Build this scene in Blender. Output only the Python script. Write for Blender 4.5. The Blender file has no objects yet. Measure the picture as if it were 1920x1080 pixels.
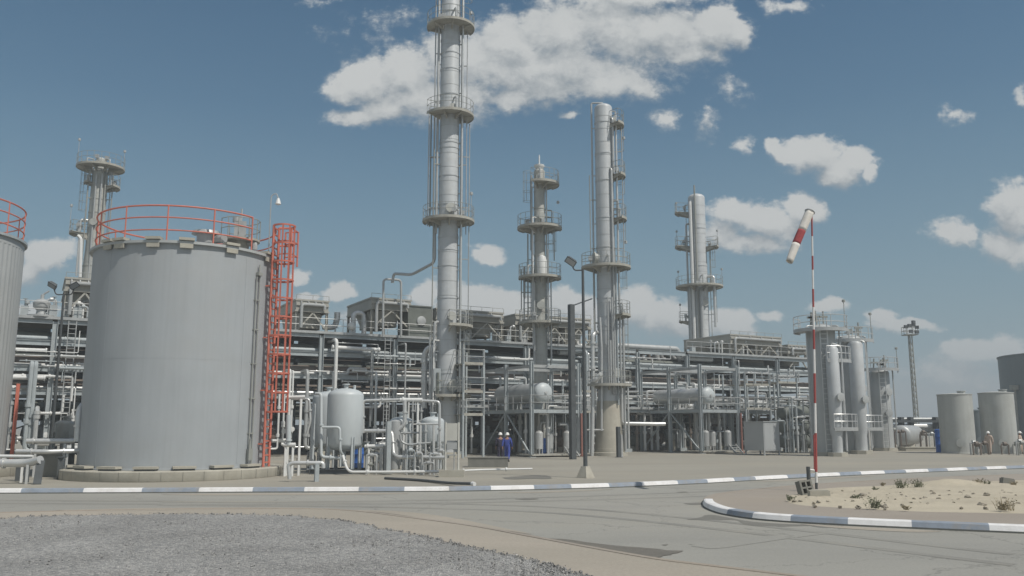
import bpy, math, random
from mathutils import Vector, Matrix
random.seed(7)
R = math.radians
sc = bpy.context.scene
C = sc.collection
# ------------------------------------------------------------------ camera
F_PX, HZ, CAM_H = 1600.0, 800.0, 2.3
PITCH = math.atan((HZ - 540) / F_PX)
cam_d = bpy.data.cameras.new("camera"); cam = bpy.data.objects.new("camera", cam_d); C.objects.link(cam)
cam.location = (0, 0, CAM_H); cam.rotation_euler = (math.pi / 2 + PITCH, 0, 0)
cam_d.sensor_width = 36; cam_d.lens = 36 * F_PX / 1920; cam_d.clip_end = 6000; cam_d.clip_start = 0.2
sc.camera = cam
# ------------------------------------------------------------------ light
SUN_EL, SUN_AZ = 54, 54            # azimuth: to the right of straight behind the camera
sv = Vector((math.sin(R(SUN_AZ)) * math.cos(R(SUN_EL)), -math.cos(R(SUN_AZ)) * math.cos(R(SUN_EL)), math.sin(R(SUN_EL))))
sun_d = bpy.data.lights.new("sun", 'SUN'); sun = bpy.data.objects.new("sun", sun_d); C.objects.link(sun)
sun_d.energy = 4.0; sun_d.angle = R(0.6); sun_d.color = (1.0, 0.945, 0.86)
sun.rotation_euler = sv.to_track_quat('Z', 'Y').to_euler(); sun.location = (0, -20, 60)
vs = sc.view_settings
vs.view_transform = 'Standard'; vs.look = 'None'; vs.exposure = -0.11; vs.gamma = 1.0; vs.use_curve_mapping = False
SKY_STRENGTH = 0.062
# ------------------------------------------------------------------ pixel (1920x1080) -> world helpers
def P(px, py, d):
    u = (px - 960) / F_PX; v = (540 - py) / F_PX
    den = math.cos(PITCH) - math.sin(PITCH) * v
    return Vector((d * u / den, d, CAM_H + d * (math.sin(PITCH) + math.cos(PITCH) * v) / den))
def Z(py, d): return P(960, py, d).z
def X(px, py, d): return P(px, py, d).x
def G(px, py, z=0.0):
    p = P(px, py, 1.0); k = (z - CAM_H) / (p.z - CAM_H)
    return Vector((p.x * k, k, z))
# ------------------------------------------------------------------ world: Nishita sky + cumulus by direction
world = bpy.data.worlds.new("World"); sc.world = world; world.use_nodes = True
wt = world.node_tree; wt.nodes.clear()
def wn(t, **k):
    n = wt.nodes.new(t)
    for a, b in k.items(): setattr(n, a, b)
    return n
CLOUDS = [  # cx, cy, rx, ry, weight  (direction of each puff, given as photo pixels and turned into angles below)
 (690,150,80,50,1),(645,165,42,34,1),(760,135,95,62,1),(665,222,66,24,.8),(735,205,95,34,.9),(870,110,110,78,1),(850,180,105,40,.9),
 (960,85,90,78,1),(960,178,75,34,.9),(1050,60,110,82,1),(1030,155,105,45,.9),(1150,50,110,90,1),(1130,150,100,40,.9),(1250,55,100,64,1),
 (1335,50,72,50,1),(1383,58,34,40,1),(1205,152,58,34,.75),(1300,92,75,30,.8),(1060,207,22,9,.7),(1190,-10,150,40,1),(1000,125,330,70,.95),(800,180,180,55,.9),(1220,60,190,70,.95),
 (1530,285,76,42,1),(1570,318,55,38,1),(1600,298,46,34,.9),(1632,322,20,22,.9),(1470,283,40,20,.9),(1455,270,26,18,.8),
 (1375,398,62,32,1),(1440,412,90,44,1),(1502,386,46,36,1),(1350,438,62,34,.9),(1410,452,100,22,.8),
 (1898,392,58,72,1),(1885,455,55,40,.85),(1790,435,56,30,.75),(1940,470,60,40,.8),
 (910,471,38,20,.85),(636,548,36,20,1),(575,550,36,14,.9),(565,512,22,16,.8),(90,480,62,36,.95),(50,505,42,32,.9),(15,480,30,25,.8),(60,575,60,20,.7),
 (800,556,48,34,1),(880,566,80,40,1),(950,572,60,34,1),(1062,574,66,40,1),(1190,572,66,46,1),(1255,596,96,48,1),(1356,606,70,36,1),(1120,602,90,40,1),(700,590,90,24,.8),(1000,600,120,30,.9),
 (1658,590,30,22,.9),(1690,606,74,15,.9),(1552,570,46,15,.7),(1820,655,70,28,.75),(1890,652,52,28,.75),(1790,700,120,50,.5),
 (1378,165,30,24,.26),(1256,218,34,20,.34),(1326,225,24,40,.34),(1790,210,36,17,.34),(720,40,50,22,.12),(700,70,40,20,.08),(1395,276,22,17,.26),(1915,190,18,20,.36),
 (1475,5,44,16,.3),(200,545,60,20,.6),(1440,585,30,12,.5),(600,0,40,14,.25),(1020,190,30,14,.6),(350,560,60,20,.6),
]
def cloud_group():
    g = bpy.data.node_groups.new("cloud_field", 'ShaderNodeTree')
    g.interface.new_socket("P", in_out='INPUT', socket_type='NodeSocketVector')
    g.interface.new_socket("F", in_out='OUTPUT', socket_type='NodeSocketFloat')
    gi = g.nodes.new('NodeGroupInput'); go = g.nodes.new('NodeGroupOutput')
    last = None
    for (cx, cy, rx, ry, w) in CLOUDS:
        p = P(cx, cy, 1.0); a = P(cx + rx, cy, 1.0); b = P(cx, cy - ry, 1.0)
        ax = a.x - p.x; bz = b.z - p.z
        s = g.nodes.new('ShaderNodeVectorMath'); s.operation = 'MULTIPLY_ADD'
        g.links.new(gi.outputs[0], s.inputs[0])
        s.inputs[1].default_value = (1 / ax, 1 / bz, 0); s.inputs[2].default_value = (-p.x / ax, -(p.z - CAM_H) / bz, 0)
        l = g.nodes.new('ShaderNodeVectorMath'); l.operation = 'LENGTH'; g.links.new(s.outputs[0], l.inputs[0])
        m = g.nodes.new('ShaderNodeMath'); m.operation = 'MULTIPLY_ADD'; g.links.new(l.outputs['Value'], m.inputs[0])
        m.inputs[1].default_value = -w; m.inputs[2].default_value = w
        if last is None: last = m
        else:
            x = g.nodes.new('ShaderNodeMath'); x.operation = 'SMOOTH_MAX'; x.inputs[2].default_value = 0.18
            g.links.new(last.outputs[0], x.inputs[0]); g.links.new(m.outputs[0], x.inputs[1]); last = x
    g.links.new(last.outputs[0], go.inputs[0])
    return g
def wm(op, a, b=None, c=None, clamp=False):
    n = wn('ShaderNodeMath', operation=op); n.use_clamp = clamp
    for i, q in enumerate((a, b, c)):
        if q is None: continue
        if isinstance(q, (int, float)): n.inputs[i].default_value = q
        else: wt.links.new(q, n.inputs[i])
    return n.outputs[0]
def build_world():
    L = wt.links.new
    sky = wn('ShaderNodeTexSky', sky_type='NISHITA'); sky.sun_disc = False
    sky.sun_elevation = R(SUN_EL); sky.sun_rotation = R(180 - SUN_AZ)
    sky.altitude = 100; sky.air_density = 1.0; sky.dust_density = 0.7; sky.ozone_density = 2.0
    hs = wn('ShaderNodeHueSaturation'); hs.inputs['Hue'].default_value = .490; hs.inputs['Saturation'].default_value = 1.32; hs.inputs['Value'].default_value = 1.14
    L(sky.outputs[0], hs.inputs['Color'])
    tc = wn('ShaderNodeTexCoord'); sp = wn('ShaderNodeSeparateXYZ'); L(tc.outputs['Generated'], sp.inputs[0])
    y = wm('MAXIMUM', sp.outputs[1], 0.05)
    tx = wm('DIVIDE', sp.outputs[0], y); tz = wm('DIVIDE', sp.outputs[2], y)
    cv = wn('ShaderNodeCombineXYZ'); L(tx, cv.inputs[0]); L(tz, cv.inputs[1])
    def noise(vec, scale, detail, rough, off):
        mp = wn('ShaderNodeMapping'); mp.inputs['Location'].default_value = off; mp.inputs['Scale'].default_value = (1, 1.25, 1); L(vec, mp.inputs[0])
        n = wn('ShaderNodeTexNoise'); n.inputs['Scale'].default_value = scale; n.inputs['Detail'].default_value = detail; n.inputs['Roughness'].default_value = rough
        L(mp.outputs[0], n.inputs['Vector']); return n
    # domain warp
    wz = noise(cv.outputs[0], 14, 6, .6, (3, 1, 0))
    ws = wn('ShaderNodeVectorMath', operation='MULTIPLY_ADD'); L(wz.outputs['Color'], ws.inputs[0])
    ws.inputs[1].default_value = (.05, .04, 0); L(cv.outputs[0], ws.inputs[2])
    ws2 = wn('ShaderNodeVectorMath', operation='ADD'); L(ws.outputs[0], ws2.inputs[0]); ws2.inputs[1].default_value = (-.025, -.018, 0)
    grp = cloud_group()
    g1 = wn('ShaderNodeGroup'); g1.node_tree = grp; L(ws2.outputs[0], g1.inputs[0])
    of = wn('ShaderNodeVectorMath', operation='ADD'); L(ws2.outputs[0], of.inputs[0]); of.inputs[1].default_value = (.004, .022, 0)
    g2 = wn('ShaderNodeGroup'); g2.node_tree = grp; L(of.outputs[0], g2.inputs[0])
    n1 = noise(cv.outputs[0], 24, 11, .66, (0, 5, 0)); n1b = noise(of.outputs[0], 26, 9, .62, (0, 5, 0))
    n3 = noise(cv.outputs[0], 85, 8, .6, (4, 7, 1))
    f1 = wm('MULTIPLY_ADD', wm('SUBTRACT', n3.outputs[0], .5), .5, wm('MULTIPLY_ADD', wm('SUBTRACT', n1.outputs[0], .5), 1.2, g1.outputs[0]))
    n3b = noise(of.outputs[0], 85, 8, .6, (4, 7, 1))
    f2 = wm('MULTIPLY_ADD', wm('SUBTRACT', n3b.outputs[0], .5), .5, wm('MULTIPLY_ADD', wm('SUBTRACT', n1b.outputs[0], .5), 1.2, g2.outputs[0]))
    slope = wm('MULTIPLY_ADD', wm('SUBTRACT', f1, f2), .95, .50, True)
    mr = wn('ShaderNodeMapRange', interpolation_type='SMOOTHSTEP'); L(f1, mr.inputs[0]); L(wm('MULTIPLY_ADD', slope, -.40, .72), mr.inputs[2])
    mr.inputs[1].default_value = -.06; mr.inputs[2].default_value = .24
    # lit where there is little cloud towards the sun, grey where there is more of it
    lit = wn('ShaderNodeMapRange', interpolation_type='SMOOTHSTEP'); L(slope, lit.inputs[0])
    lit.inputs[1].default_value = -.05; lit.inputs[2].default_value = .95
    n2 = noise(cv.outputs[0], 9, 5, .55, (9, 2, 4))
    lit2 = wm('MULTIPLY_ADD', wm('SUBTRACT', n2.outputs[0], .5), .5, lit.outputs[0], True)
    cc = wn('ShaderNodeMix', data_type='RGBA'); L(lit2, cc.inputs[0])
    k = 1 / SKY_STRENGTH
    cc.inputs[6].default_value = (.34 * k, .38 * k, .41 * k, 1); cc.inputs[7].default_value = (.64 * k, .655 * k, .65 * k, 1)
    # forward half only; thin towards the horizon
    fw = wn('ShaderNodeMapRange'); L(sp.outputs[1], fw.inputs[0]); fw.inputs[1].default_value = .1; fw.inputs[2].default_value = .3
    lo = wn('ShaderNodeMapRange'); L(sp.outputs[2], lo.inputs[0]); lo.inputs[1].default_value = .0; lo.inputs[2].default_value = .13; lo.inputs[3].default_value = .5; lo.inputs[4].default_value = .98
    den = wm('MULTIPLY', wm('MULTIPLY', mr.outputs[0], fw.outputs[0]), lo.outputs[0])
    mx = wn('ShaderNodeMix', data_type='RGBA'); L(den, mx.inputs[0])
    # dusty air low in the sky
    hz = wn('ShaderNodeValToRGB'); L(sp.outputs[2], hz.inputs[0]); e = hz.color_ramp.elements
    e[0].position = 0; e[0].color = (.96,) * 3 + (1,); e[1].position = .56; e[1].color = (.05, .05, .05, 1)
    for p_, c_ in ((.08, .84), (.2, .55), (.35, .22)): q = e.new(p_); q.color = (c_, c_, c_, 1)
    hm = wn('ShaderNodeMix', data_type='RGBA'); L(hz.outputs[0], hm.inputs[0]); L(hs.outputs[0], hm.inputs[6]); hm.inputs[7].default_value = (.222 * k, .356 * k, .425 * k, 1)
    L(hm.outputs[2], mx.inputs[6]); L(cc.outputs[2], mx.inputs[7])
    nb = wn('ShaderNodeTexNoise'); nb.inputs['Scale'].default_value = 3.2; nb.inputs['Detail'].default_value = 6; nb.inputs['Roughness'].default_value = .6; L(tc.outputs['Generated'], nb.inputs['Vector'])  # bright clouds added overhead and behind the camera for more fill light
    nbm = wn('ShaderNodeMapRange', interpolation_type='SMOOTHSTEP'); L(nb.outputs[0], nbm.inputs[0]); nbm.inputs[1].default_value = .44; nbm.inputs[2].default_value = .58
    bk = wn('ShaderNodeMapRange'); L(sp.outputs[1], bk.inputs[0]); bk.inputs[1].default_value = .55; bk.inputs[2].default_value = .15
    upm = wn('ShaderNodeMapRange'); L(sp.outputs[2], upm.inputs[0]); upm.inputs[1].default_value = .02; upm.inputs[2].default_value = .2
    bm = wn('ShaderNodeMix', data_type='RGBA'); L(wm('MULTIPLY', wm('MULTIPLY', nbm.outputs[0], bk.outputs[0]), upm.outputs[0]), bm.inputs[0]); L(mx.outputs[2], bm.inputs[6]); bm.inputs[7].default_value = (.72 * k, .72 * k, .70 * k, 1); mx = bm
    bg = wn('ShaderNodeBackground'); bg.inputs['Strength'].default_value = SKY_STRENGTH; L(mx.outputs[2], bg.inputs['Color'])
    out = wn('ShaderNodeOutputWorld'); L(bg.outputs[0], out.inputs['Surface'])
    try:
        world.cycles.sampling_method = 'MANUAL'; world.cycles.sample_map_resolution = 256
    except Exception: pass
build_world()
# ------------------------------------------------------------------ materials
MATS = {}
def mat(name, col, rough=.6, metal=0.0, var=.12, scale=1.5, streak=.0, bump=.0, bscale=20, stain=None, stain_amt=.0, col2=None):
    """paint / metal / concrete: base colour with mottling, optional vertical streaks, rusty or dusty stains and bump"""
    m = bpy.data.materials.new(name); m.use_nodes = True; t = m.node_tree; L = t.links.new
    b = t.nodes['Principled BSDF']; b.inputs['Roughness'].default_value = rough; b.inputs['Metallic'].default_value = metal
    tc = t.nodes.new('ShaderNodeNewGeometry')
    n = t.nodes.new('ShaderNodeTexNoise'); n.inputs['Scale'].default_value = scale; n.inputs['Detail'].default_value = 6; n.inputs['Roughness'].default_value = .62
    L(tc.outputs['Position'], n.inputs['Vector'])
    r = t.nodes.new('ShaderNodeMapRange'); r.inputs[1].default_value = .3; r.inputs[2].default_value = .7; L(n.outputs[0], r.inputs[0])
    mx = t.nodes.new('ShaderNodeMix'); mx.data_type = 'RGBA'; L(r.outputs[0], mx.inputs[0])
    c2 = col2 or tuple(min(1, c * (1 + var)) for c in col); c1 = col if col2 else tuple(c * (1 - var) for c in col)
    mx.inputs[6].default_value = (*c1, 1); mx.inputs[7].default_value = (*c2, 1)
    last = mx.outputs[2]
    if streak > 0:
        mp = t.nodes.new('ShaderNodeMapping'); mp.inputs['Scale'].default_value = (2.2, 2.2, .10); L(tc.outputs['Position'], mp.inputs[0])
        s = t.nodes.new('ShaderNodeTexNoise'); s.inputs['Scale'].default_value = 1.6; s.inputs['Detail'].default_value = 7; s.inputs['Roughness'].default_value = .7; L(mp.outputs[0], s.inputs['Vector'])
        sr = t.nodes.new('ShaderNodeMapRange'); sr.inputs[1].default_value = .42; sr.inputs[2].default_value = .75; sr.inputs[4].default_value = streak; L(s.outputs[0], sr.inputs[0])
        m2 = t.nodes.new('ShaderNodeMix'); m2.data_type = 'RGBA'; L(sr.outputs[0], m2.inputs[0]); L(last, m2.inputs[6]); m2.inputs[7].default_value = (*[c * .55 for c in col], 1)
        last = m2.outputs[2]
    if stain:
        s = t.nodes.new('ShaderNodeTexNoise'); s.inputs['Scale'].default_value = scale * .6; s.inputs['Detail'].default_value = 8; s.inputs['Roughness'].default_value = .7
        mp = t.nodes.new('ShaderNodeMapping'); mp.inputs['Location'].default_value = (11, 4, 7); L(tc.outputs['Position'], mp.inputs[0]); L(mp.outputs[0], s.inputs['Vector'])
        sr = t.nodes.new('ShaderNodeMapRange'); sr.inputs[1].default_value = .5; sr.inputs[2].default_value = .72; sr.inputs[4].default_value = stain_amt; L(s.outputs[0], sr.inputs[0])
        m2 = t.nodes.new('ShaderNodeMix'); m2.data_type = 'RGBA'; L(sr.outputs[0], m2.inputs[0]); L(last, m2.inputs[6]); m2.inputs[7].default_value = (*stain, 1)
        last = m2.outputs[2]
    L(last, b.inputs['Base Color'])
    rr = t.nodes.new('ShaderNodeMapRange'); rr.inputs[3].default_value = max(.05, rough - .1); rr.inputs[4].default_value = min(1, rough + .1); L(n.outputs[0], rr.inputs[0]); L(rr.outputs[0], b.inputs['Roughness'])
    if bump > 0:
        bn = t.nodes.new('ShaderNodeTexNoise'); bn.inputs['Scale'].default_value = bscale; bn.inputs['Detail'].default_value = 5; L(tc.outputs['Position'], bn.inputs['Vector'])
        bp = t.nodes.new('ShaderNodeBump'); bp.inputs['Strength'].default_value = bump; bp.inputs['Distance'].default_value = .02; L(bn.outputs[0], bp.inputs['Height']); L(bp.outputs[0], b.inputs['Normal'])
    MATS[name] = m; return m
RUST = (.16, .085, .05); DUST = (.34, .29, .22)
mat('tank_paint', (.34, .368, .388), .6, 0, .05, .5, .20, 0, 20, DUST, .12)
mat('clad_paint', (.40, .42, .42), .5, .05, .06, .8, .15)
mat('column_paint', (.475, .50, .515), .5, .05, .08, 1.2, .22, 0, 20, DUST, .2)
mat('column_old', (.415, .425, .40), .6, .1, .10, 1.4, .3, 0, 20, RUST, .25)
mat('skirt_concrete', (.42, .40, .34), .85, 0, .08, 1.2, .2, .2, 12, RUST, .18)
mat('steel_grey', (.38, .42, .435), .55, .1, .10, 1.6, .2, 0, 20, RUST, .12)
mat('steel_dark', (.085, .095, .10), .6, .2, .15, 2)
mat('grating', (.37, .365, .325), .8, .1, .15, 2.5, 0, 0, 20, RUST, .3)
mat('rail_grey', (.29, .30, .28), .6, .1, .1, 2)
mat('silver', (.58, .59, .585), .36, .45, .1, 2.0, .15)
mat('silver_dull', (.42, .435, .435), .45, .25, .1, 1.5, .2)
mat('white_paint', (.66, .67, .66), .5, 0, .05, 1.5, .12)
mat('vessel_paint', (.475, .515, .53), .45, 0, .04, 1.5, .10)
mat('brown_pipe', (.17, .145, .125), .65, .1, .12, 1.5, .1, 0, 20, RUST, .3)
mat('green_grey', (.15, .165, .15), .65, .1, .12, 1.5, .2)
mat('red_paint', (.56, .165, .115), .65, 0, .10, 2, .25, 0, 20, (.30, .12, .08), .45)
mat('red_old', (.24, .11, .09), .7, 0, .15, 2)
mat('cooler_paint', (.37, .365, .33), .65, .1, .07, 1, .2, 0, 20, DUST, .2)
mat('cooler_shaded', (.17, .175, .165), .65, .1, .08, 1, .15)  # darker copy of cooler_paint for side faces in shade, unused
mat('concrete', (.40, .385, .33), .9, 0, .12, 1.6, .15, .3, 25, (.25, .22, .17), .35)
mat('concrete_dark', (.20, .20, .18), .9, 0, .12, 3, 0, .4, 30)
mat('kerb_white', (.72, .72, .72), .7, 0, .06, 3, 0, .2, 30, DUST, .35)
mat('kerb_blue', (.24, .28, .335), .75, 0, .14, 3, 0, .2, 30, DUST, .6)
mat('kerb_foot', (.13, .135, .125), .9, 0, .15, 3, 0, .3, 30)
mat('black_rubber', (.03, .03, .032), .6)
mat('lamp_glass', (.35, .37, .38), .2)
mat('blue_plastic', (.03, .12, .42), .5)
mat('sock_white', (.62, .60, .56), .9, 0, .06, 4, 0, 0, 20, DUST, .25)
mat('sock_red', (.30, .055, .06), .9, 0, .08, 4)
mat('pole_red', (.33, .07, .065), .5, 0, .08, 3)
mat('pole_white', (.70, .70, .69), .5, 0, .05, 3)
mat('skin', (.35, .2, .14), .6, 0, .05, 20)
mat('overall_blue', (.045, .07, .30), .85, 0, .15, 8)
mat('overall_dark', (.040, .036, .065), .85, 0, .2, 8)
mat('overall_tan', (.50, .40, .33), .85, 0, .12, 8)
mat('helmet', (.78, .78, .76), .35, 0, .03, 8)
mat('boot', (.03, .028, .025), .7)
mat('dark_tank', (.17, .20, .21), .6, .1, .06, .6, .2)
mat('pale_tank', (.405, .42, .405), .7, 0, .06, .8, .3, 0, 20, (.27, .265, .24), .4)
mat('panel_board', (.52, .52, .48), .6, 0, .05, 3, .2)
mat('cabinet', (.40, .42, .43), .5, .1, .04, 1.5, .12)
mat('weed', (.13, .14, .085), .8, 0, .3, 9)
mat('dry_weed', (.27, .23, .15), .85, 0, .25, 9)
mat('stone', (.27, .245, .20), .9, 0, .25, 6)
# ------------------------------------------------------------------ mesh builder
VA = 0.0      # direction, in degrees, from which the thing being built is seen
def rotz(a): return Matrix.Rotation(a, 3, 'Z')
def dirv(a):     # a in degrees: 0 faces the camera, + turns to the right
    a += VA
    return Vector((math.sin(R(a)), -math.cos(R(a)), 0))
class MB:
    def __init__(s): s.v = []; s.f = []; s.m = []; s.mi = 0
    def add(s, vs, fs):
        o = len(s.v); s.v += [Vector(q) for q in vs]; s.f += [tuple(i + o for i in f) for f in fs]; s.m += [s.mi] * len(fs); return s
    def box(s, c, size, rz=0.0):
        M = rotz(rz); c = Vector(c); hx, hy, hz = (q / 2 for q in size)
        vs = [c + M @ Vector((x, y, z)) for z in (-hz, hz) for x, y in ((-hx, -hy), (hx, -hy), (hx, hy), (-hx, hy))]
        return s.add(vs, [(3, 2, 1, 0), (4, 5, 6, 7), (0, 1, 5, 4), (1, 2, 6, 5), (2, 3, 7, 6), (3, 0, 4, 7)])
    def beam(s, p0, p1, w, h=None):
        p0, p1 = Vector(p0), Vector(p1); h = h or w; d = (p1 - p0).normalized()
        up = Vector((0, 0, 1)) if abs(d.z) < .95 else Vector((RU.x, RU.y, 0))
        a = d.cross(up).normalized() * w / 2; b = a.cross(d).normalized() * h / 2
        vs = [q + e for q in (p0, p1) for e in (-a - b, a - b, a + b, -a + b)]
        return s.add(vs, [(0, 1, 2, 3), (7, 6, 5, 4), (4, 5, 1, 0), (5, 6, 2, 1), (6, 7, 3, 2), (7, 4, 0, 3)])
    def ibeam(s, p0, p1, w, h, t=.03):     # H section
        p0, p1 = Vector(p0), Vector(p1); d = (p1 - p0).normalized()
        up = Vector((0, 0, 1)) if abs(d.z) < .95 else Vector((RU.x, RU.y, 0))
        a = d.cross(up).normalized(); b = a.cross(d).normalized()
        s.beam(p0 + b * (h / 2 - t / 2), p1 + b * (h / 2 - t / 2), w, t); s.beam(p0 - b * (h / 2 - t / 2), p1 - b * (h / 2 - t / 2), w, t)
        return s.beam(p0, p1, t, h - 2 * t - .002)
    def tube(s, pts, r, n=8, bend=.0, r1=None):
        pts = [Vector(p) for p in pts]; out = [pts[0]]
        for i in range(1, len(pts) - 1):
            p, a, b = pts[i], pts[i - 1] - pts[i], pts[i + 1] - pts[i]
            if bend > 0 and a.length > 1e-4 and b.length > 1e-4:
                k = min(bend, a.length * .48, b.length * .48); A = p + a.normalized() * k; B = p + b.normalized() * k
                out += [(A * (1 - q) ** 2 + p * 2 * q * (1 - q) + B * q * q) for q in (0, .25, .5, .75, 1)]
            else: out.append(p)
        out.append(pts[-1]); N = len(out); vs = []; ref = None
        for i, p in enumerate(out):
            d = (out[min(i + 1, N - 1)] - out[max(i - 1, 0)]).normalized()
            if ref is None: ref = d.orthogonal().normalized()
            ref = (ref - d * ref.dot(d)); ref = ref.normalized() if ref.length > 1e-5 else d.orthogonal().normalized()
            b = d.cross(ref); rr = r if r1 is None else r + (r1 - r) * i / (N - 1)
            vs += [p + (ref * math.cos(2 * math.pi * j / n) + b * math.sin(2 * math.pi * j / n)) * rr for j in range(n)]
        fs = [(i * n + j, i * n + (j + 1) % n, (i + 1) * n + (j + 1) % n, (i + 1) * n + j) for i in range(N - 1) for j in range(n)]
        fs += [tuple(reversed(range(n))), tuple(range((N - 1) * n, N * n))]
        return s.add(vs, fs)
    def lathe(s, c, prof, n=32, axis=(0, 0, 1), fn=None):    # profile of (radius, height along axis)
        c = Vector(c); ax = Vector(axis).normalized(); a = Vector((1, 0, 0)) if abs(ax.z) > .9 else Vector((0, 0, 1)).cross(ax).normalized(); a = (a - ax * a.dot(ax)).normalized(); b = ax.cross(a)
        vs = []
        for (r, h) in prof:
            for j in range(n):
                t = 2 * math.pi * j / n; rr = r if fn is None else fn(r, j)
                vs.append(c + ax * h + (a * math.cos(t) + b * math.sin(t)) * rr)
        K = len(prof)
        fs = [(i * n + j, i * n + (j + 1) % n, (i + 1) * n + (j + 1) % n, (i + 1) * n + j) for i in range(K - 1) for j in range(n)]
        fs += [tuple(reversed(range(n))), tuple(range((K - 1) * n, K * n))]
        return s.add(vs, fs)
    def drum(s, p0, p1, r, n=24, head=.5):      # closed cylinder with dished heads along p0->p1
        p0, p1 = Vector(p0), Vector(p1); Ln = (p1 - p0).length; e = r * head; k = 6
        prof = [(max(.002, r * math.sin(i / k * math.pi / 2)), -e * math.cos(i / k * math.pi / 2)) for i in range(k + 1)]
        prof += [(max(.002, r * math.cos(i / k * math.pi / 2)), Ln + e * math.sin(i / k * math.pi / 2)) for i in range(k + 1)]
        return s.lathe(p0, prof, n, p1 - p0)
    def sector(s, c, r0, r1, z0, z1, a0=0, a1=360, n=24):
        c = Vector(c); full = abs(a1 - a0) >= 359.9; m = n if full else n + 1; vs = []
        for i in range(m):
            d = dirv(a0 + (a1 - a0) * i / n)
            vs += [c + d * r0 + Vector((0, 0, z0)), c + d * r1 + Vector((0, 0, z0)), c + d * r1 + Vector((0, 0, z1)), c + d * r0 + Vector((0, 0, z1))]
        fs = []
        for i in range(n):
            A = i * 4; B = ((i + 1) % m) * 4
            for k in range(4): fs.append((A + k, A + (k + 1) % 4, B + (k + 1) % 4, B + k))
        if not full: fs += [(3, 2, 1, 0), (n * 4, n * 4 + 1, n * 4 + 2, n * 4 + 3)]
        return s.add(vs, fs)
    def arc(s, c, r, z, a0, a1, rad=.03, n=None, k=6):
        n = n or max(4, int(abs(a1 - a0) / 10)); c = Vector(c)
        return s.tube([c + dirv(a0 + (a1 - a0) * i / n) * r + Vector((0, 0, z)) for i in range(n + 1)], rad, k)
    def build(s, name, mats, parent=None, smooth=True, ang=38):
        o0 = ORIG.get(parent.name, Vector()) if parent is not None else Vector()
        me = bpy.data.meshes.new(name); me.from_pydata([tuple(v - o0) for v in s.v], [], s.f); me.update()
        for q in (mats if isinstance(mats, (list, tuple)) else [mats]): me.materials.append(MATS[q])
        me.polygons.foreach_set('material_index', s.m)
        if smooth:
            me.polygons.foreach_set('use_smooth', [True] * len(s.f)); me.set_sharp_from_angle(angle=R(ang))
        ob = bpy.data.objects.new(name, me); C.objects.link(ob)
        if parent is not None: ob.parent = parent; ORIG[ob.name] = o0
        return ob
ORIG = {}
RANG = math.atan(.555); RU = Vector((math.cos(RANG), math.sin(RANG), 0)); RV = Vector((-RU.y, RU.x, 0))
def tag(o, label, cat, group=None):
    o['label'] = label; o['category'] = cat
    if group: o['group'] = group
    return o
def thing(name, label, cat, loc, group=None):
    o = bpy.data.objects.new(name, None); C.objects.link(o); o.location = loc; o.empty_display_size = .3
    ORIG[o.name] = Vector(loc); return tag(o, label, cat, group)
def solo(name, mb, m, label, cat, loc=None, group=None, **kw):      # a thing that is one mesh, origin at its base
    if loc is None:
        xs = [v.x for v in mb.v]; ys = [v.y for v in mb.v]; zs = [v.z for v in mb.v]
        loc = Vector(((min(xs) + max(xs)) / 2, (min(ys) + max(ys)) / 2, min(zs)))
    loc = Vector(loc); mb.v = [v - loc for v in mb.v]
    o = mb.build(name, m, None, **kw); o.location = loc; return tag(o, label, cat, group)
def struct(name, mb, m, kind='structure', **kw):
    o = mb.build(name, m, None, **kw); o['kind'] = kind; return o
def copy_tree(o, loc, label=None, rz=0):
    r = o.copy(); C.objects.link(r); r.location = loc; r.rotation_euler = (0, 0, rz)
    if label: r['label'] = label
    for ch in list(o.children):
        c = ch.copy(); C.objects.link(c); c.parent = r
        for g in list(ch.children):
            q = g.copy(); C.objects.link(q); q.parent = c
    return r
def rail(mb, pts, h=1.1, step=1.5, r=.028, rails=(1.0, .5)):
    pts = [Vector(p) for p in pts]; up = Vector((0, 0, h))
    for k in rails: mb.tube([p + up * k for p in pts], r, 5)
    for a, b in zip(pts[:-1], pts[1:]):
        n = max(1, round((b - a).length / step))
        for i in range(n): q = a + (b - a) * i / n; mb.tube([q, q + up], r, 5)
    mb.tube([pts[-1], pts[-1] + up], r, 5); return mb
def ladder(mb, p, a, z0, z1, w=.5, cage=None, r=.028, step=.38, cr=.42):   # p = point on the ground under it; a = outward direction in degrees
    p = Vector((p[0], p[1], 0)); d = dirv(a); t = Vector((-d.y, d.x, 0))
    for sg in (-1, 1): mb.tube([p + t * sg * w / 2 + Vector((0, 0, z0)), p + t * sg * w / 2 + Vector((0, 0, z1))], r * 1.2, 5)
    z = z0 + .2
    while z < z1: mb.tube([p - t * w / 2 + Vector((0, 0, z)), p + t * w / 2 + Vector((0, 0, z))], r * .7, 4); z += step
    if cage is not None:
        cz = cage; c0 = p + d * cr * .9
        pts = lambda zz: [p - t * w / 2 + Vector((0, 0, zz))] + [c0 + (d * math.cos(R(q)) + t * math.sin(R(q))) * cr + Vector((0, 0, zz)) for q in range(-110, 111, 22)] + [p + t * w / 2 + Vector((0, 0, zz))]
        while cz <= z1 + .01: mb.tube(pts(cz), r * .9, 4); cz += .9
        for q in (-80, -40, 0, 40, 80):
            e = c0 + (d * math.cos(R(q)) + t * math.sin(R(q))) * cr; mb.tube([e + Vector((0, 0, cage)), e + Vector((0, 0, z1))], r * .8, 4)
    return mb
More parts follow.
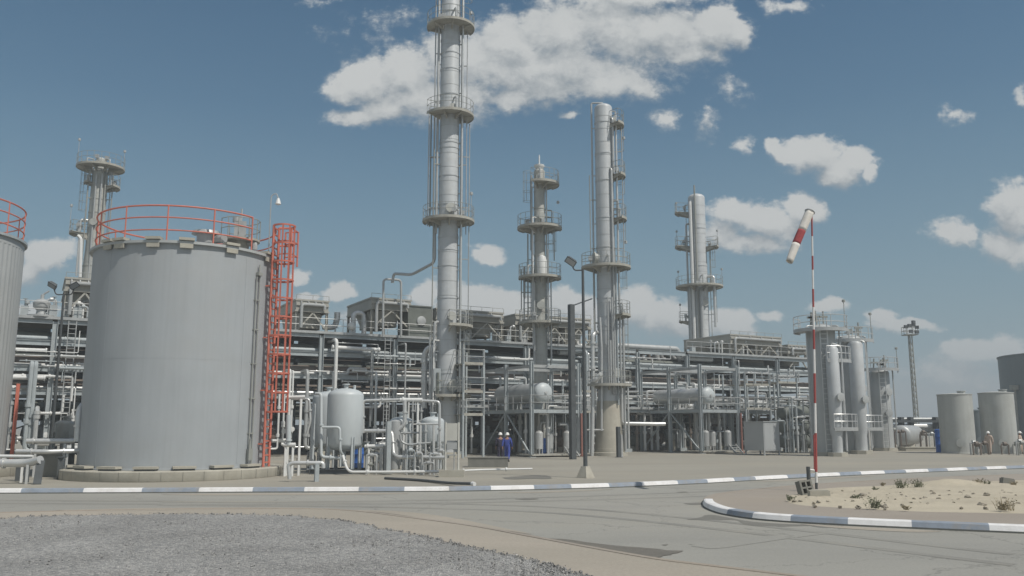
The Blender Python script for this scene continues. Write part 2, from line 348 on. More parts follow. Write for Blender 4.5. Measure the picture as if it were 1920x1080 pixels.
# ================================================================== GROUND
def node_ground(name, ca, cb, cd, s1, s2, dust=.5, speck=0.0, rough=.9, crack=False):
    m = bpy.data.materials.new(name); m.use_nodes = True; t = m.node_tree; L = t.links.new; b = t.nodes['Principled BSDF']
    g = t.nodes.new('ShaderNodeNewGeometry')
    def nz(sc_, det, ro, sx=1, off=0):
        mp = t.nodes.new('ShaderNodeMapping'); mp.inputs['Scale'].default_value = (sx, 1, 1); mp.inputs['Location'].default_value = (off, off, 0); L(g.outputs['Position'], mp.inputs[0])
        n = t.nodes.new('ShaderNodeTexNoise'); n.inputs['Scale'].default_value = sc_; n.inputs['Detail'].default_value = det; n.inputs['Roughness'].default_value = ro; L(mp.outputs[0], n.inputs['Vector']); return n
    def mr(o, a, b_, c=0, d=1):
        r = t.nodes.new('ShaderNodeMapRange'); r.interpolation_type = 'SMOOTHSTEP'; L(o, r.inputs[0]); r.inputs[1].default_value = a; r.inputs[2].default_value = b_; r.inputs[3].default_value = c; r.inputs[4].default_value = d; return r.outputs[0]
    def mix(f, a, b_):
        x = t.nodes.new('ShaderNodeMix'); x.data_type = 'RGBA'
        for i, q in ((0, f), (6, a), (7, b_)):
            if isinstance(q, (int, float)): x.inputs[i].default_value = q
            elif isinstance(q, tuple): x.inputs[i].default_value = (*q, 1)
            else: L(q, x.inputs[i])
        return x.outputs[2]
    c = mix(mr(nz(s1, 8, .62, .35).outputs[0], .35, .68), ca, cb)
    c = mix(mr(nz(s1 * .45, 9, .7, .4, 20).outputs[0], .48, .70, 0, dust), c, cd)
    fine = nz(s2, 6, .75)
    c = mix(mr(fine.outputs[0], .3, .75, 0, .38), c, tuple(q * .55 for q in ca))
    sp = nz(s1 * 7, 4, .6, .5, 7); c = mix(mr(sp.outputs[0], .66, .76, 0, .30), c, tuple(q * .45 for q in ca))
    if crack:
        w = t.nodes.new('ShaderNodeTexVoronoi'); w.feature = 'DISTANCE_TO_EDGE'; w.inputs['Scale'].default_value = .17
        wp = t.nodes.new('ShaderNodeVectorMath'); wp.operation = 'MULTIPLY_ADD'; L(nz(.9, 5, .7).outputs['Color'], wp.inputs[0]); wp.inputs[1].default_value = (2.2, 2.2, 0); L(g.outputs['Position'], wp.inputs[2])
        L(wp.outputs[0], w.inputs['Vector']); c = mix(mr(w.outputs['Distance'], 0, .006, .45, 0), c, tuple(q * .35 for q in ca))
    L(c, b.inputs['Base Color']); b.inputs['Roughness'].default_value = rough
    bp = t.nodes.new('ShaderNodeBump'); bp.inputs['Strength'].default_value = .35; bp.inputs['Distance'].default_value = .02; L(fine.outputs[0], bp.inputs['Height']); L(bp.outputs[0], b.inputs['Normal'])
    MATS[name] = m
node_ground('yard_ground', (.285, .27, .23), (.335, .318, .27), (.375, .335, .26), .16, 16, .7)
node_ground('road_concrete', (.27, .268, .245), (.335, .33, .298), (.36, .338, .278), .12, 18, .6, crack=True)
node_ground('dirt', (.335, .305, .255), (.385, .345, .29), (.30, .28, .24), .35, 14, .5)
node_ground('apron_concrete', (.30, .265, .225), (.34, .305, .26), (.36, .31, .24), .3, 16, .5)
node_ground('sand', (.44, .395, .305), (.50, .45, .35), (.34, .295, .22), .8, 22, .55)
node_ground('puddle_mud', (.15, .135, .11), (.185, .168, .14), (.22, .20, .165), 1.6, 10, .6, rough=.5)
node_ground('damp_concrete', (.17, .165, .145), (.20, .195, .175), (.19, .18, .15), .9, 14, .4, rough=.75)
def gravel_material():
    m = bpy.data.materials.new('gravel'); m.use_nodes = True; t = m.node_tree; L = t.links.new; b = t.nodes['Principled BSDF']
    g = t.nodes.new('ShaderNodeNewGeometry')
    v = t.nodes.new('ShaderNodeTexVoronoi'); v.inputs['Scale'].default_value = 27; v.inputs['Randomness'].default_value = 1; L(g.outputs['Position'], v.inputs['Vector'])
    cr = t.nodes.new('ShaderNodeValToRGB'); sp = t.nodes.new('ShaderNodeSeparateColor'); L(v.outputs['Color'], sp.inputs[0]); L(sp.outputs[0], cr.inputs[0])
    e = cr.color_ramp.elements; e[0].position = 0; e[0].color = (.17, .172, .17, 1); e[1].position = 1; e[1].color = (.48, .47, .45, 1)
    for p_, c_ in ((.3, (.245, .247, .243)), (.55, (.295, .293, .285)), (.8, (.345, .34, .325))): q = e.new(p_); q.color = (*c_, 1)
    n = t.nodes.new('ShaderNodeTexNoise'); n.inputs['Scale'].default_value = .5; n.inputs['Detail'].default_value = 5; L(g.outputs['Position'], n.inputs['Vector'])
    r = t.nodes.new('ShaderNodeMapRange'); r.inputs[1].default_value = .35; r.inputs[2].default_value = .7; r.inputs[3].default_value = .92; r.inputs[4].default_value = 1.22; L(n.outputs[0], r.inputs[0])
    mu = t.nodes.new('ShaderNodeVectorMath'); mu.operation = 'SCALE'; L(cr.outputs[0], mu.inputs[0]); L(r.outputs[0], mu.inputs['Scale']); L(mu.outputs[0], b.inputs['Base Color'])
    b.inputs['Roughness'].default_value = .85
    bp = t.nodes.new('ShaderNodeBump'); bp.inputs['Strength'].default_value = .9; bp.inputs['Distance'].default_value = .05; bp.invert = True; L(v.outputs['Distance'], bp.inputs['Height']); L(bp.outputs[0], b.inputs['Normal'])
    MATS['gravel'] = m
gravel_material()
def smooth_path(pts, k=6):
    pts = [Vector(p) for p in pts]; out = []
    for i in range(len(pts) - 1):
        a, b, c, d = pts[max(0, i - 1)], pts[i], pts[i + 1], pts[min(len(pts) - 1, i + 2)]
        for j in range(k):
            t = j / k; out.append(.5 * (2 * b + (c - a) * t + (2 * a - 5 * b + 4 * c - d) * t * t + (3 * b - a - 3 * c + d) * t ** 3))
    out.append(pts[-1]); return out
def sheet(name, pts, z, m, kind='structure'):
    mb = MB(); mb.add([(p.x, p.y, z) for p in pts], [tuple(range(len(pts)))])
    o = struct(name, mb, m, kind, smooth=False)
    if o.data.polygons[0].normal.z < 0: o.data.flip_normals()
    return o
mb = MB(); mb.add([(-1300, -250, 0), (1300, -250, 0), (1300, 1500, 0), (-1300, 1500, 0)], [(0, 1, 2, 3)]); struct('ground', mb, 'yard_ground')
FAR_KERB = [(-420, 929, 1), (-230, 928, 0), (-75, 926.5, 1), (38, 926, 0), (155, 925.5, 1), (265, 925, 0), (372, 924.5, 1), (473, 924, 0), (570, 923.7, 1), (672, 923.3, 0), (758, 923, 1), (842, 922.4, 0), (921, 921, 1), (1002, 919.3, 0), (1072, 917.5, 1), (1143, 915.3, 0), (1205, 912.8, 1), (1272, 909.8, 0), (1328, 907, 1), (1378, 904, 0), (1418, 901.6, 1), (1478, 898.4, 0), (1534, 895.4, 1), (1576, 893.4, 0), (1616, 891.5, 1), (1660, 889.5, 0), (1700, 887.8, 1), (1742, 886, 0), (1778, 884.6, 1), (1815, 883, 0), (1852, 881.5, 1), (1888, 880.2, 0), (1925, 879, 1), (1965, 877.5, 0), (2010, 876, 1), (2060, 874.5, 0)]
NEAR_EDGE = [(-300, 970), (-150, 966), (0, 962), (160, 958), (300, 955.5), (450, 954), (600, 955), (680, 960), (760, 970), (830, 979), (900, 989), (970, 1002), (1040, 1015), (1110, 1028), (1230, 1049), (1350, 1064), (1500, 1082), (1700, 1108), (2000, 1145)]
near_path = smooth_path([G(x, y) for x, y in NEAR_EDGE])
far_path = [G(x, y - 2) for x, y, _ in FAR_KERB]
sheet('road', near_path + [Vector((14, 9, 0)), Vector((40, 9, 0)), Vector((75, 40, 0))] + list(reversed(far_path)), .004, 'road_concrete')
sheet('dirt_verge', list(reversed(near_path)) + [Vector((-22, 20, 0)), Vector((-22, 2, 0)), Vector((10, 2, 0))], .008, 'dirt')
# concrete edging, half buried, between verge and road
mb = MB(); prof = [(-.07, 0), (-.06, .022), (.06, .026), (.07, 0)]
def sweep(mb, path, prof, side=1, mats_=None, caps=True):
    n = len(prof); vs = []
    for i, p in enumerate(path):
        d = path[min(i + 1, len(path) - 1)] - path[max(i - 1, 0)]; d.z = 0; d.normalize(); nrm = Vector((-d.y, d.x, 0)) * side
        vs += [p + nrm * o + Vector((0, 0, h)) for o, h in prof]
    o = len(mb.v); mb.v += vs
    for i in range(len(path) - 1):
        for j in range(n - 1):
            f = (o + i * n + j, o + (i + 1) * n + j, o + (i + 1) * n + j + 1, o + i * n + j + 1); mb.f.append(f if side < 0 else f[::-1]); mb.m.append(mats_(i, j) if mats_ else 0)
sweep(mb, near_path[12:], prof); struct('road_edging', mb, 'apron_concrete')
def kerb(name, pts, side, k=5):
    path = smooth_path([G(x, y) for x, y, _ in pts], k); cols = [c for _, _, c in pts]
    prof = [(0, 0), (.005, .045), (.05, .155), (.10, .175), (.30, .175), (.31, 0)]
    mb = MB(); sweep(mb, path, prof, side, lambda i, j: 2 if j == 0 else (0 if cols[min(i // k, len(cols) - 1)] else 1))
    o = struct(name, mb, ['kerb_white', 'kerb_blue', 'kerb_foot'], smooth=False); return path
kerb('kerb', FAR_KERB, 1)
ISLE_F = [(1317, 946, 1), (1321, 953, 1), (1340, 961.5, 1), (1362, 967, 0), (1410, 974.5, 1), (1482, 980.5, 0), (1590, 986.5, 1), (1710, 992, 0), (1856, 998.5, 1), (1985, 1004, 0), (2110, 1010, 1), (2250, 1016, 0), (2420, 1024, 1), (2600, 1032, 1)]
ISLE_B = [(1317, 946, 1), (1322, 939, 1), (1345, 932, 0), (1400, 925, 0), (1480, 917, 1), (1600, 908.5, 0), (1660, 905, 1), (1745, 900.5, 0), (1900, 894.5, 1), (2100, 888, 0), (2250, 884, 1)]
pf = kerb('kerb', ISLE_F, 1); pb = smooth_path([G(x, y) for x, y, _ in ISLE_B], 5); mb = MB(); sweep(mb, pb, [(0, 0), (.02, .12), (.05, .138), (.28, .138), (.29, 0)], -1); struct('kerb', mb, 'apron_concrete', smooth=False)
def inset(path, o, s):
    out = []
    for i, p in enumerate(path):
        d = path[min(i + 1, len(path) - 1)] - path[max(i - 1, 0)]; d.normalize(); out.append(p + Vector((-d.y, d.x, 0)) * o * s)
    return out
sheet('island_apron', inset(pf, .2, 1) + list(reversed(inset(pb, .2, -1))), .13, 'apron_concrete')
# sand heap inside the island
SAND_T = [(1472, 937), (1500, 924), (1560, 915), (1650, 911), (1750, 906), (1920, 900), (2150, 893)]
SAND_B = [(1476, 941), (1500, 947), (1560, 951), (1650, 956), (1750, 960), (1920, 963), (2150, 968)]
def sand():
    T = smooth_path([G(x, y, .13) for x, y in SAND_T], 24); B = smooth_path([G(x, y, .13) for x, y in SAND_B], 24); n = 40
    mb = MB(); rnd = random.Random(3); from mathutils import noise as nz
    vs = []
    for i, (a, b) in enumerate(zip(T, B)):
        for j in range(n + 1):
            p = a.lerp(b, j / n); e = min(1, 5 * min(j / n, 1 - j / n), i / 10)
            h = (.03 + .05 * (nz.noise(p * .55) + .4) + .035 * nz.noise(p * 2.3) + .025 * nz.noise(p * 7) + .012 * rnd.random()) * e
            m_ = (p - G(1783, 911, .13)); h += .22 * math.exp(-((m_.x / 1.2) ** 2 + (m_.y / .5) ** 2))
            vs.append((p.x, p.y, .131 + max(0, h)))
    mb.add(vs, [(i * (n + 1) + j, i * (n + 1) + j + 1, (i + 1) * (n + 1) + j + 1, (i + 1) * (n + 1) + j) for i in range(len(T) - 1) for j in range(n)])
    o = struct('sand', mb, 'sand')
    if o.data.polygons[900].normal.z < 0: o.data.flip_normals()
sand()
def blot(name, pts, z, m, jitter=.06, seed=1):
    rnd = random.Random(seed); path = smooth_path([G(x, y) for x, y in pts + [pts[0]]], 5)[:-1]
    c = sum(path, Vector()) / len(path)
    return sheet(name, [c + (p - c) * (1 + rnd.uniform(-jitter, jitter)) for p in path], z, m)
blot('puddle', [(1015, 1010), (1060, 1012), (1110, 1019), (1165, 1025), (1220, 1029), (1255, 1033), (1283, 1034), (1262, 1040), (1240, 1044), (1225, 1049), (1180, 1040), (1120, 1029), (1060, 1019)], .013, 'puddle_mud', .035)
blot('damp_patch', [(1292, 975), (1330, 966), (1360, 970), (1405, 978), (1470, 983), (1530, 985), (1470, 988), (1400, 985), (1380, 976), (1330, 976)], .009, 'damp_concrete', .05, 2)
blot('damp_patch', [(1520, 987), (1560, 984), (1582, 986), (1550, 990)], .009, 'damp_concrete', .05, 3)
blot('damp_patch', [(1280, 944), (1315, 943), (1335, 945), (1300, 947)], .009, 'damp_concrete', .05, 4)
blot('damp_patch', [(965, 936), (990, 934.5), (1010, 936), (985, 938)], .009, 'damp_concrete', .05, 5)
blot('damp_patch', [(1268, 923), (1285, 922), (1290, 923.5), (1275, 924.5)], .009, 'damp_concrete', .05, 6)
blot('damp_patch', [(1240, 1022), (1253, 1021), (1248, 1024)], .009, 'damp_concrete', .05, 7)
blot('damp_patch', [(940, 896), (975, 893), (1005, 891), (1032, 893), (1030, 898), (1000, 898), (960, 899)], .009, 'damp_concrete', .06, 8)
blot('damp_patch', [(1290, 1021), (1400, 1008), (1500, 1003), (1560, 1000), (1480, 1010), (1400, 1022), (1330, 1030)], .009, 'road_concrete', .05, 9)
# sand blown against the kerbs and over the road edge
for i, pts in enumerate(([(300, 927), (420, 926), (600, 925.5), (760, 925), (700, 927.5), (520, 928.5), (380, 929)], [(930, 924), (1040, 921.5), (1150, 917.5), (1100, 921), (1000, 924.5)], [(1400, 904.5), (1500, 898.5), (1640, 892), (1600, 895.5), (1480, 902)], [(1500, 983), (1640, 990.5), (1760, 996.5), (1700, 998), (1580, 991.5)], [(620, 956), (700, 960), (790, 972), (880, 985), (940, 994), (1000, 1003), (960, 994), (860, 974), (760, 960)], [(100, 957), (300, 953), (500, 952), (590, 953.5), (440, 955.5), (200, 959)])):
    blot('sand_drift', pts, .0105, 'dirt', .03, 30 + i)
# faint tyre tracks across the road
def tracks():
    for i, (a, b, c, dx) in enumerate((((-100, 944), (800, 944), (1500, 925), 0), ((-100, 938), (800, 938.5), (1500, 915), 0), ((300, 947), (1000, 960), (1900, 1060), 0), ((300, 941), (1030, 951), (1900, 1040), 0))):
        q = smooth_path([G(*a), G(*b), G(*c)], 14); m = MB(); sweep(m, q, [(-.16, 0), (.16, 0.0005)]); m.v = [Vector((v.x, v.y, .0072 + .0003 * i)) for v in m.v]
        struct('tyre_track', m, 'track_dust', smooth=False)
node_ground('track_dust', (.225, .222, .203), (.30, .296, .268), (.335, .31, .255), .5, 20, .7)
tracks()
# gravel: humped bed plus a layer of loose stones
GRAV = [(-350, 985), (-150, 980), (0, 973), (100, 968), (250, 965.5), (380, 965), (500, 966), (620, 974), (700, 988), (780, 1004), (850, 1019), (920, 1034), (1000, 1053), (1060, 1069), (1120, 1088), (1250, 1125), (1400, 1200)]
def gravel():
    from mathutils import noise as nz
    T = smooth_path([G(x, y) for x, y in GRAV], 14); rnd = random.Random(5)
    T = [p + Vector((rnd.gauss(0, .05), rnd.gauss(0, .10), 0)) for p in T]
    n = 60; mb = MB(); vs = []
    for a in T:
        b = Vector((a.x * .35 - 1, 4, 0))
        for j in range(n + 1):
            q = (j / n) ** 1.3; p = a.lerp(b, q); e = min(1, (p - a).length / .5)
            vs.append((p.x, p.y, .010 + e * (.035 + .02 * nz.noise(p * .6) + .012 * nz.noise(p * 3))))
    mb.add(vs, [(i * (n + 1) + j, i * (n + 1) + j + 1, (i + 1) * (n + 1) + j + 1, (i + 1) * (n + 1) + j) for i in range(len(T) - 1) for j in range(n)])
    ico = [(0, 0, 1), (.9, 0, .3), (.28, .85, .3), (-.72, .52, .3), (-.72, -.52, .3), (.28, -.85, .3), (.72, .5, -.4), (-.3, .85, -.4), (-.9, 0, -.4), (-.3, -.85, -.4), (.72, -.5, -.4)]
    icf = [(0, 1, 2), (0, 2, 3), (0, 3, 4), (0, 4, 5), (0, 5, 1), (1, 6, 2), (2, 6, 7), (2, 7, 3), (3, 7, 8), (3, 8, 4), (4, 8, 9), (4, 9, 5), (5, 9, 10), (5, 10, 1), (1, 10, 6)]
    st = MB()
    for _ in range(13000):
        i = rnd.randrange(len(T) - 1); a = T[i].lerp(T[i + 1], rnd.random()); y0 = 12.2
        y = a.y - (abs(rnd.gauss(0, .28)) if rnd.random() < .14 else rnd.random() ** .8 * max(0.1, a.y - y0)); y += .12 if rnd.random() < .1 else 0
        x = a.x * (y / a.y) if a.y > 0 else a.x
        if abs(x) > y * .66: continue
        s = rnd.uniform(.008, .022) ; M = Matrix.Rotation(rnd.random() * 6.3, 3, Vector((rnd.gauss(0, 1), rnd.gauss(0, 1), rnd.gauss(0, 1))).normalized())
        S = (s * rnd.uniform(.8, 1.5), s * rnd.uniform(.7, 1.1), s * rnd.uniform(.5, .9)); c = Vector((x, y, .038))
        st.add([c + M @ Vector((q[0] * S[0], q[1] * S[1], q[2] * S[2])) for q in ico], icf)
    o = struct('gravel_bed', mb, 'gravel')
    if o.data.polygons[900].normal.z < 0: o.data.flip_normals()
    s_ = struct('gravel', st, 'gravel', 'stuff', smooth=False)
gravel()
# ================================================================== BIG STORAGE TANKS
def storage_tank(px, d, Rt, ztop, label, shell_mat, ribs=False, plinth_r=None, rail_ang=None, cover_ang=(), bracket_ang=()):
    global VA
    c = P(px, 885, d); c.z = 0; VA = math.degrees(math.atan2(-c.x, c.y)); T = thing('storage_tank', label, 'storage tank', c)
    m = MB(); pr = plinth_r or Rt + .75
    m.lathe(c, [(pr - .02, 0), (pr, .03), (pr, .40), (pr - .04, .44), (.5, .441)], 96)
    m.mi = 1
    for k in range(36):
        dv = dirv(k * 10 + 4); m.beam(c + dv * (pr + .001) + Vector((0, 0, .02)), c + dv * (pr + .001) + Vector((0, 0, .41)), .035, .008)
    m.build('plinth', ['concrete', 'concrete_dark'], T)
    zb = .445
    m = MB()
    if ribs: m.lathe(c, [(Rt, zb), (Rt, ztop - .45), (Rt + .02, ztop - .449), (Rt + .02, ztop - .05), (.3, ztop - .04)], 320, fn=lambda r, j: r + (.035 if (j % 4) < 2 and r == Rt else 0))
    else:
        m.lathe(c, [(Rt + .03, zb), (Rt + .03, zb + .06), (Rt, zb + .07), (Rt, ztop - .05), (.3, ztop - .04)], 128)
        for a in (-50, 38): m.beam(c + dirv(a) * (Rt + .002) + Vector((0, 0, zb + .2)), c + dirv(a) * (Rt + .002) + Vector((0, 0, ztop - .1)), .016, .006)
    if not ribs:
        m.sector(c, Rt - .02, Rt + .004, ztop * .5, ztop * .5 + .02, 0, 360, 128)
    m.build('shell', shell_mat, T)
    m = MB(); m.lathe(c, [(Rt + .01, ztop - .12), (Rt + .15, ztop - .12), (Rt + .15, ztop), (Rt - .2, ztop + .012), (2, ztop + .42), (.01, ztop + .5)], 96)
    m.build('roof', 'clad_paint' if not ribs else 'steel_grey', T)
    for a in bracket_ang:
        m = MB(); dv = dirv(a); m.box(c + dv * (Rt + .02) + Vector((0, 0, ztop + .085)), (.66, .42, .12), R(a + VA)); m.box(c + dv * (Rt + .12) + Vector((0, 0, ztop - .22)), (.56, .06, .2), R(a + VA))
        m.build('rim_bracket', 'concrete', T)
    for a in cover_ang:
        m = MB(); dv = dirv(a); m.mi = 0; m.box(c + dv * (Rt + .22) + Vector((0, 0, zb + .125)), (.95, .42, .10), R(a + VA)); m.mi = 1; m.box(c + dv * (Rt + .20) + Vector((0, 0, zb + .038)), (.85, .36, .07), R(a + VA))
        m.build('anchor_cover', ['concrete', 'steel_dark'], T)
    m = MB(); rr = Rt - .05; a0, a1 = rail_ang
    for k, h in enumerate((1.62, 1.08, .5)): m.arc(c, rr, ztop + h, a0, a1, .035 if k else .042, 60, 6)
    n = round((a1 - a0) / 27.3)
    for i in range(n + 1):
        a = a0 + (a1 - a0) * i / n; dv = dirv(a); m.beam(c + dv * rr + Vector((0, 0, ztop - .05)), c + dv * rr + Vector((0, 0, ztop + 1.62)), .12, .05)
    m.build('guard_rail', 'red_paint', T)
    return T, c
TA, ca = storage_tank(327, 41.4, 4.2, 10.5, 'large pale grey cylindrical storage tank with red top railing standing complete beside the road', 'tank_paint', rail_ang=(72, 72 + 330), cover_ang=[-78, -57, -36, -15, 5, 26, 47], bracket_ang=[-52, -42, -20, -1, 26, 58])
ZT = 10.5
# caged ladder (tank part), landing, dip pipes, roof fittings
m = MB(); la = 62; lp = ca + dirv(la) * (4.2 + .32)
ladder(m, lp, la, .45, ZT + 1.5, .66, 3.0, .058, .33, .48)
for z in (1.5, 4, 6.5, 9): 
    t = dirv(la + 90)
    for sg in (-1, 1): m.beam(lp + t * sg * .31 + Vector((0, 0, z)), lp + t * sg * .31 - dirv(la) * .3 + Vector((0, 0, z)), .06)
m.build('caged_ladder', 'red_paint', TA)
m = MB(); lc = ca + dirv(la + 3) * (4.2 + .40); lc.z = 0
q = [lc + dirv(la) * .1 + dirv(la + 90) * s for s in (-.35,)] + [lc + dirv(la) * .75 + dirv(la + 90) * s for s in (-.35, .5)] + [lc + dirv(la) * .1 + dirv(la + 90) * .5]
for z in (ZT + 1.35, ZT + .75, ZT + .1): m.tube([p + Vector((0, 0, z)) for p in q], .034, 5)
for p in q: m.beam(p + Vector((0, 0, ZT - .4)), p + Vector((0, 0, ZT + 1.36)), .07)
m.build('landing_rail', 'red_paint', TA)
m = MB()
for a, zt in ((46.5, 9.3), (49.5, 9.55)): m.tube([ca + dirv(a) * 4.29 + Vector((0, 0, .9 if a < 48 else .3)), ca + dirv(a) * 4.29 + Vector((0, 0, zt))], .032, 6)
m.box(ca + dirv(48.5) * 4.31 + Vector((0, 0, 9.45)), (.28, .16, .16), R(48 + VA)); m.tube([ca + dirv(48.5) * 4.31 + Vector((0, 0, 9.5)), ca + dirv(48.5) * 4.31 + Vector((0, 0, 9.9))], .04, 6)
for z in (2, 3.6, 5.2, 6.8, 8.2): m.box(ca + dirv(48) * 4.25 + Vector((0, 0, z)), (.34, .08, .05), R(48))
m.box(ca + dirv(46.5) * 4.35 + Vector((0, 0, 1.05)), (.2, .22, .5), R(46)); m.tube([ca + dirv(46.5) * 4.35 + Vector((0, 0, 1.2)), ca + dirv(46.5) * 4.35 + Vector((0, 0, 1.75))], .07, 8, r1=.02)
m.build('level_gauge_pipe', 'rail_grey', TA)
m = MB(); v = ca + dirv(14) * 3.1; m.lathe(v, [(.42, ZT + .05), (.42, ZT + .62), (.66, ZT + .63), (.62, ZT + .76), (.1, ZT + .85)], 20); m.tube([v + Vector((.35, 0, ZT + .4)), v + Vector((.95, -.3, ZT + .38))], .2, 10); m.build('roof_vent', 'silver_dull', TA)
m = MB(); v = ca + dirv(50) * 3.0
m.sector(v, .2, .95, ZT + .62, ZT + .72, 0, 360, 20); m.lathe(v, [(.45, ZT), (.45, ZT + .62)], 12); m.build('roof_stand', 'grating', TA)
m = MB(); rail(m, [v + dirv(a) * .93 + Vector((0, 0, ZT + .72)) for a in range(-70, 240, 31)], .95, 1.0, .022); m.build('roof_stand_rail', 'rail_grey', TA)
m = MB(); m.box(v + Vector((0, 0, ZT + 1.17)), (.55, .45, .9), .3); m.lathe(v + Vector((-.15, -.1, 0)), [(.2, ZT + 1.6), (.2, ZT + 1.8), (.02, ZT + 1.88)], 12); m.tube([v + Vector((0, .1, ZT + 1.3)), v + Vector((0, .1, ZT + 2.3))], .05, 6); m.tube([v + Vector((.3, 0, ZT + .5)), v + Vector((.8, -.2, ZT + .55)), v + Vector((.8, -.2, ZT + .2))], .14, 8, .2); m.build('roof_valve', 'silver_dull', TA)
m = MB(); v = ca + dirv(66) * 4.05; m.tube([v + Vector((0, 0, ZT)), v + Vector((0, 0, ZT + 3.15)), v + Vector((.25, 0, ZT + 3.3)), v + Vector((.36, 0, ZT + 3.0))], .03, 6, .2); m.build('lamp_pole', 'silver_dull', TA)
m = MB(); m.lathe(v + Vector((.36, 0, 0)), [(.05, ZT + 3.02), (.1, ZT + 2.9), (.15, ZT + 2.72), (.02, ZT + 2.66)], 10); m.build('lamp_head', 'white_paint', TA)
TB, cb = storage_tank(-190, 41.0, 4.25, 11.55, 'ribbed grey storage tank with red top railing, cut off by the left photo edge', 'clad_paint', True, 5.3, (-60, 300))
m = MB(); lp = cb + dirv(76) * 4.6; ladder(m, lp, 76, .45, 4.4, .55, None, .04); m.beam(lp + Vector((.1, -.15, .45)), lp + Vector((.1, -.15, 4.4)), .2, .12); m.build('ladder', 'red_paint', TB)
# ================================================================== WINDSOCK
VA = 0.0
def windsock():
    b = G(1531, 921, .13); b.z = .13; d = b.y
    T = thing('windsock_mast', 'tall thin red and white banded mast with a drooping windsock on the sandy island', 'windsock', b)
    top = P(1522, 402, d)
    bounds = [921, 905, 885, 812, 756, 700, 655, 618, 576, 542, 506, 480, 443, 402]; zs = [Z(y, d) for y in bounds]; zs[0] = .2
    for i in range(len(zs) - 1):
        m = MB(); r = .046 - .016 * i / 12
        f = lambda z: b.xy.to_3d().lerp(top.xy.to_3d(), (z - .13) / (top.z - .13)) + Vector((0, 0, z))
        m.tube([f(zs[i] + (.001 if i else 0)), f(zs[i + 1])], r, 10); m.build('pole_band', ('pole_red' if i % 2 == 0 else 'pole_white') if i > 1 else ('steel_dark' if i == 0 else 'pole_white'), T)
    s0 = P(1517, 908, d); s0.z = .35
    m = MB(); m.tube([s0 + Vector((0, 0, .5)), f(Z(882, d)) + Vector((-.06, 0, 0))], .035, 8); m.build('stay', 'pole_white', T)
    m = MB(); m.tube([s0, s0 + Vector((0, 0, .6))], .07, 8); m.box(s0 + Vector((0, 0, .05)), (.16, .16, .1)); m.build('stay_foot', 'steel_dark', T)
    m = MB(); m.tube([f(Z(882, d)) + Vector((-.05, 0, 0)), f(Z(815, d)) + Vector((-.05, 0, 0))], .032, 8); m.build('stay', 'pole_red', T)
    # sock: hoop at the mast head, cloth tapering down to the left
    h = P(1518, 398, d - .08); e = P(1480, 491, d - .5); n = 22
    ax = (e - h); L_ = ax.length; ax.normalize(); a = ax.cross(Vector((0, 0, 1))).normalized(); b2 = ax.cross(a)
    def ringp(t, k=0):
        c = h + ax * L_ * t + Vector((0, 0, .04 * math.sin(3.1 * t))); r = .158 - .04 * t
        return [c + (a * math.cos(q) + b2 * math.sin(q)) * r * (1 + .10 * math.sin(2 * q + 5 * t) * t + .04 * math.sin(5 * q + 9 * t)) for q in [2 * math.pi * i / n for i in range(n)]]
    m = MB(); c0 = h - ax * .02; m.tube([c0 + (a * math.cos(2 * math.pi * i / 24) + b2 * math.sin(2 * math.pi * i / 24)) * .168 for i in range(25)], .018, 6); m.tube([c0 + a * .168, c0 - a * .168], .014, 6); m.tube([c0 + b2 * .168, c0 - b2 * .168], .014, 6)
    m.tube([top, top + Vector((0, 0, .1)), c0], .025, 6); m.build('hoop', 'silver_dull', T)
    for (t0, t1, mm) in ((0, .40, 'sock_white'), (.40, .665, 'sock_red'), (.665, 1, 'sock_white')):
        m = MB(); K = 7; vs = []
        for i in range(K + 1): vs += ringp(t0 + (t1 - t0) * i / K)
        m.add(vs, [(i * n + j, i * n + (j + 1) % n, (i + 1) * n + (j + 1) % n, (i + 1) * n + j) for i in range(K) for j in range(n)])
        o = m.build('sock_cloth', mm, T); md = o.modifiers.new('thick', 'SOLIDIFY'); md.thickness = .008
windsock()
def base_blocks():
    # hollow block leaning upright by the mast foot
    c = G(1513, 932, .13); m = MB(); w, h, t = .42, .46, .28
    for x in (-w / 2 + .03, 0, w / 2 - .03): m.box((x, 0, h / 2), (.06 if x else .05, t, h))
    for z in (.03, h / 2, h - .03): m.box((0, 0, z), (w - .003, t - .006, .055))
    M = Matrix.Rotation(R(12), 3, 'Z') @ Matrix.Rotation(R(-7), 3, 'Y') @ Matrix.Rotation(R(-12), 3, 'X'); m.v = [c + M @ v + Vector((0, 0, .05)) for v in m.v]
    solo('hollow_block', m, 'concrete_dark', 'dark hollow concrete block tipped up against the windsock mast foot', 'concrete block', smooth=False)
    c = G(1536, 935, .13); m = MB(); m.box((0, 0, .13), (.60, .3, .24)); m.box((.02, .02, .255), (.5, .2, .02)); M = Matrix.Rotation(R(-4), 3, 'Z'); m.v = [c + M @ v for v in m.v]
    solo('footing_block', m, 'concrete', 'solid concrete block lying at the windsock mast foot', 'concrete block', smooth=False)
    c = G(1888, 909, .13); m = MB(); m.box((0, 0, .12), (.44, .26, .22)); m.box((0, -.02, .24), (.38, .2, .03)); M = Matrix.Rotation(R(8), 3, 'Y'); m.v = [c + M @ v for v in m.v]
    solo('footing_block', m, 'concrete_dark', 'lone dark concrete block lying at the back of the sand near the right edge', 'concrete block', smooth=False)
base_blocks()
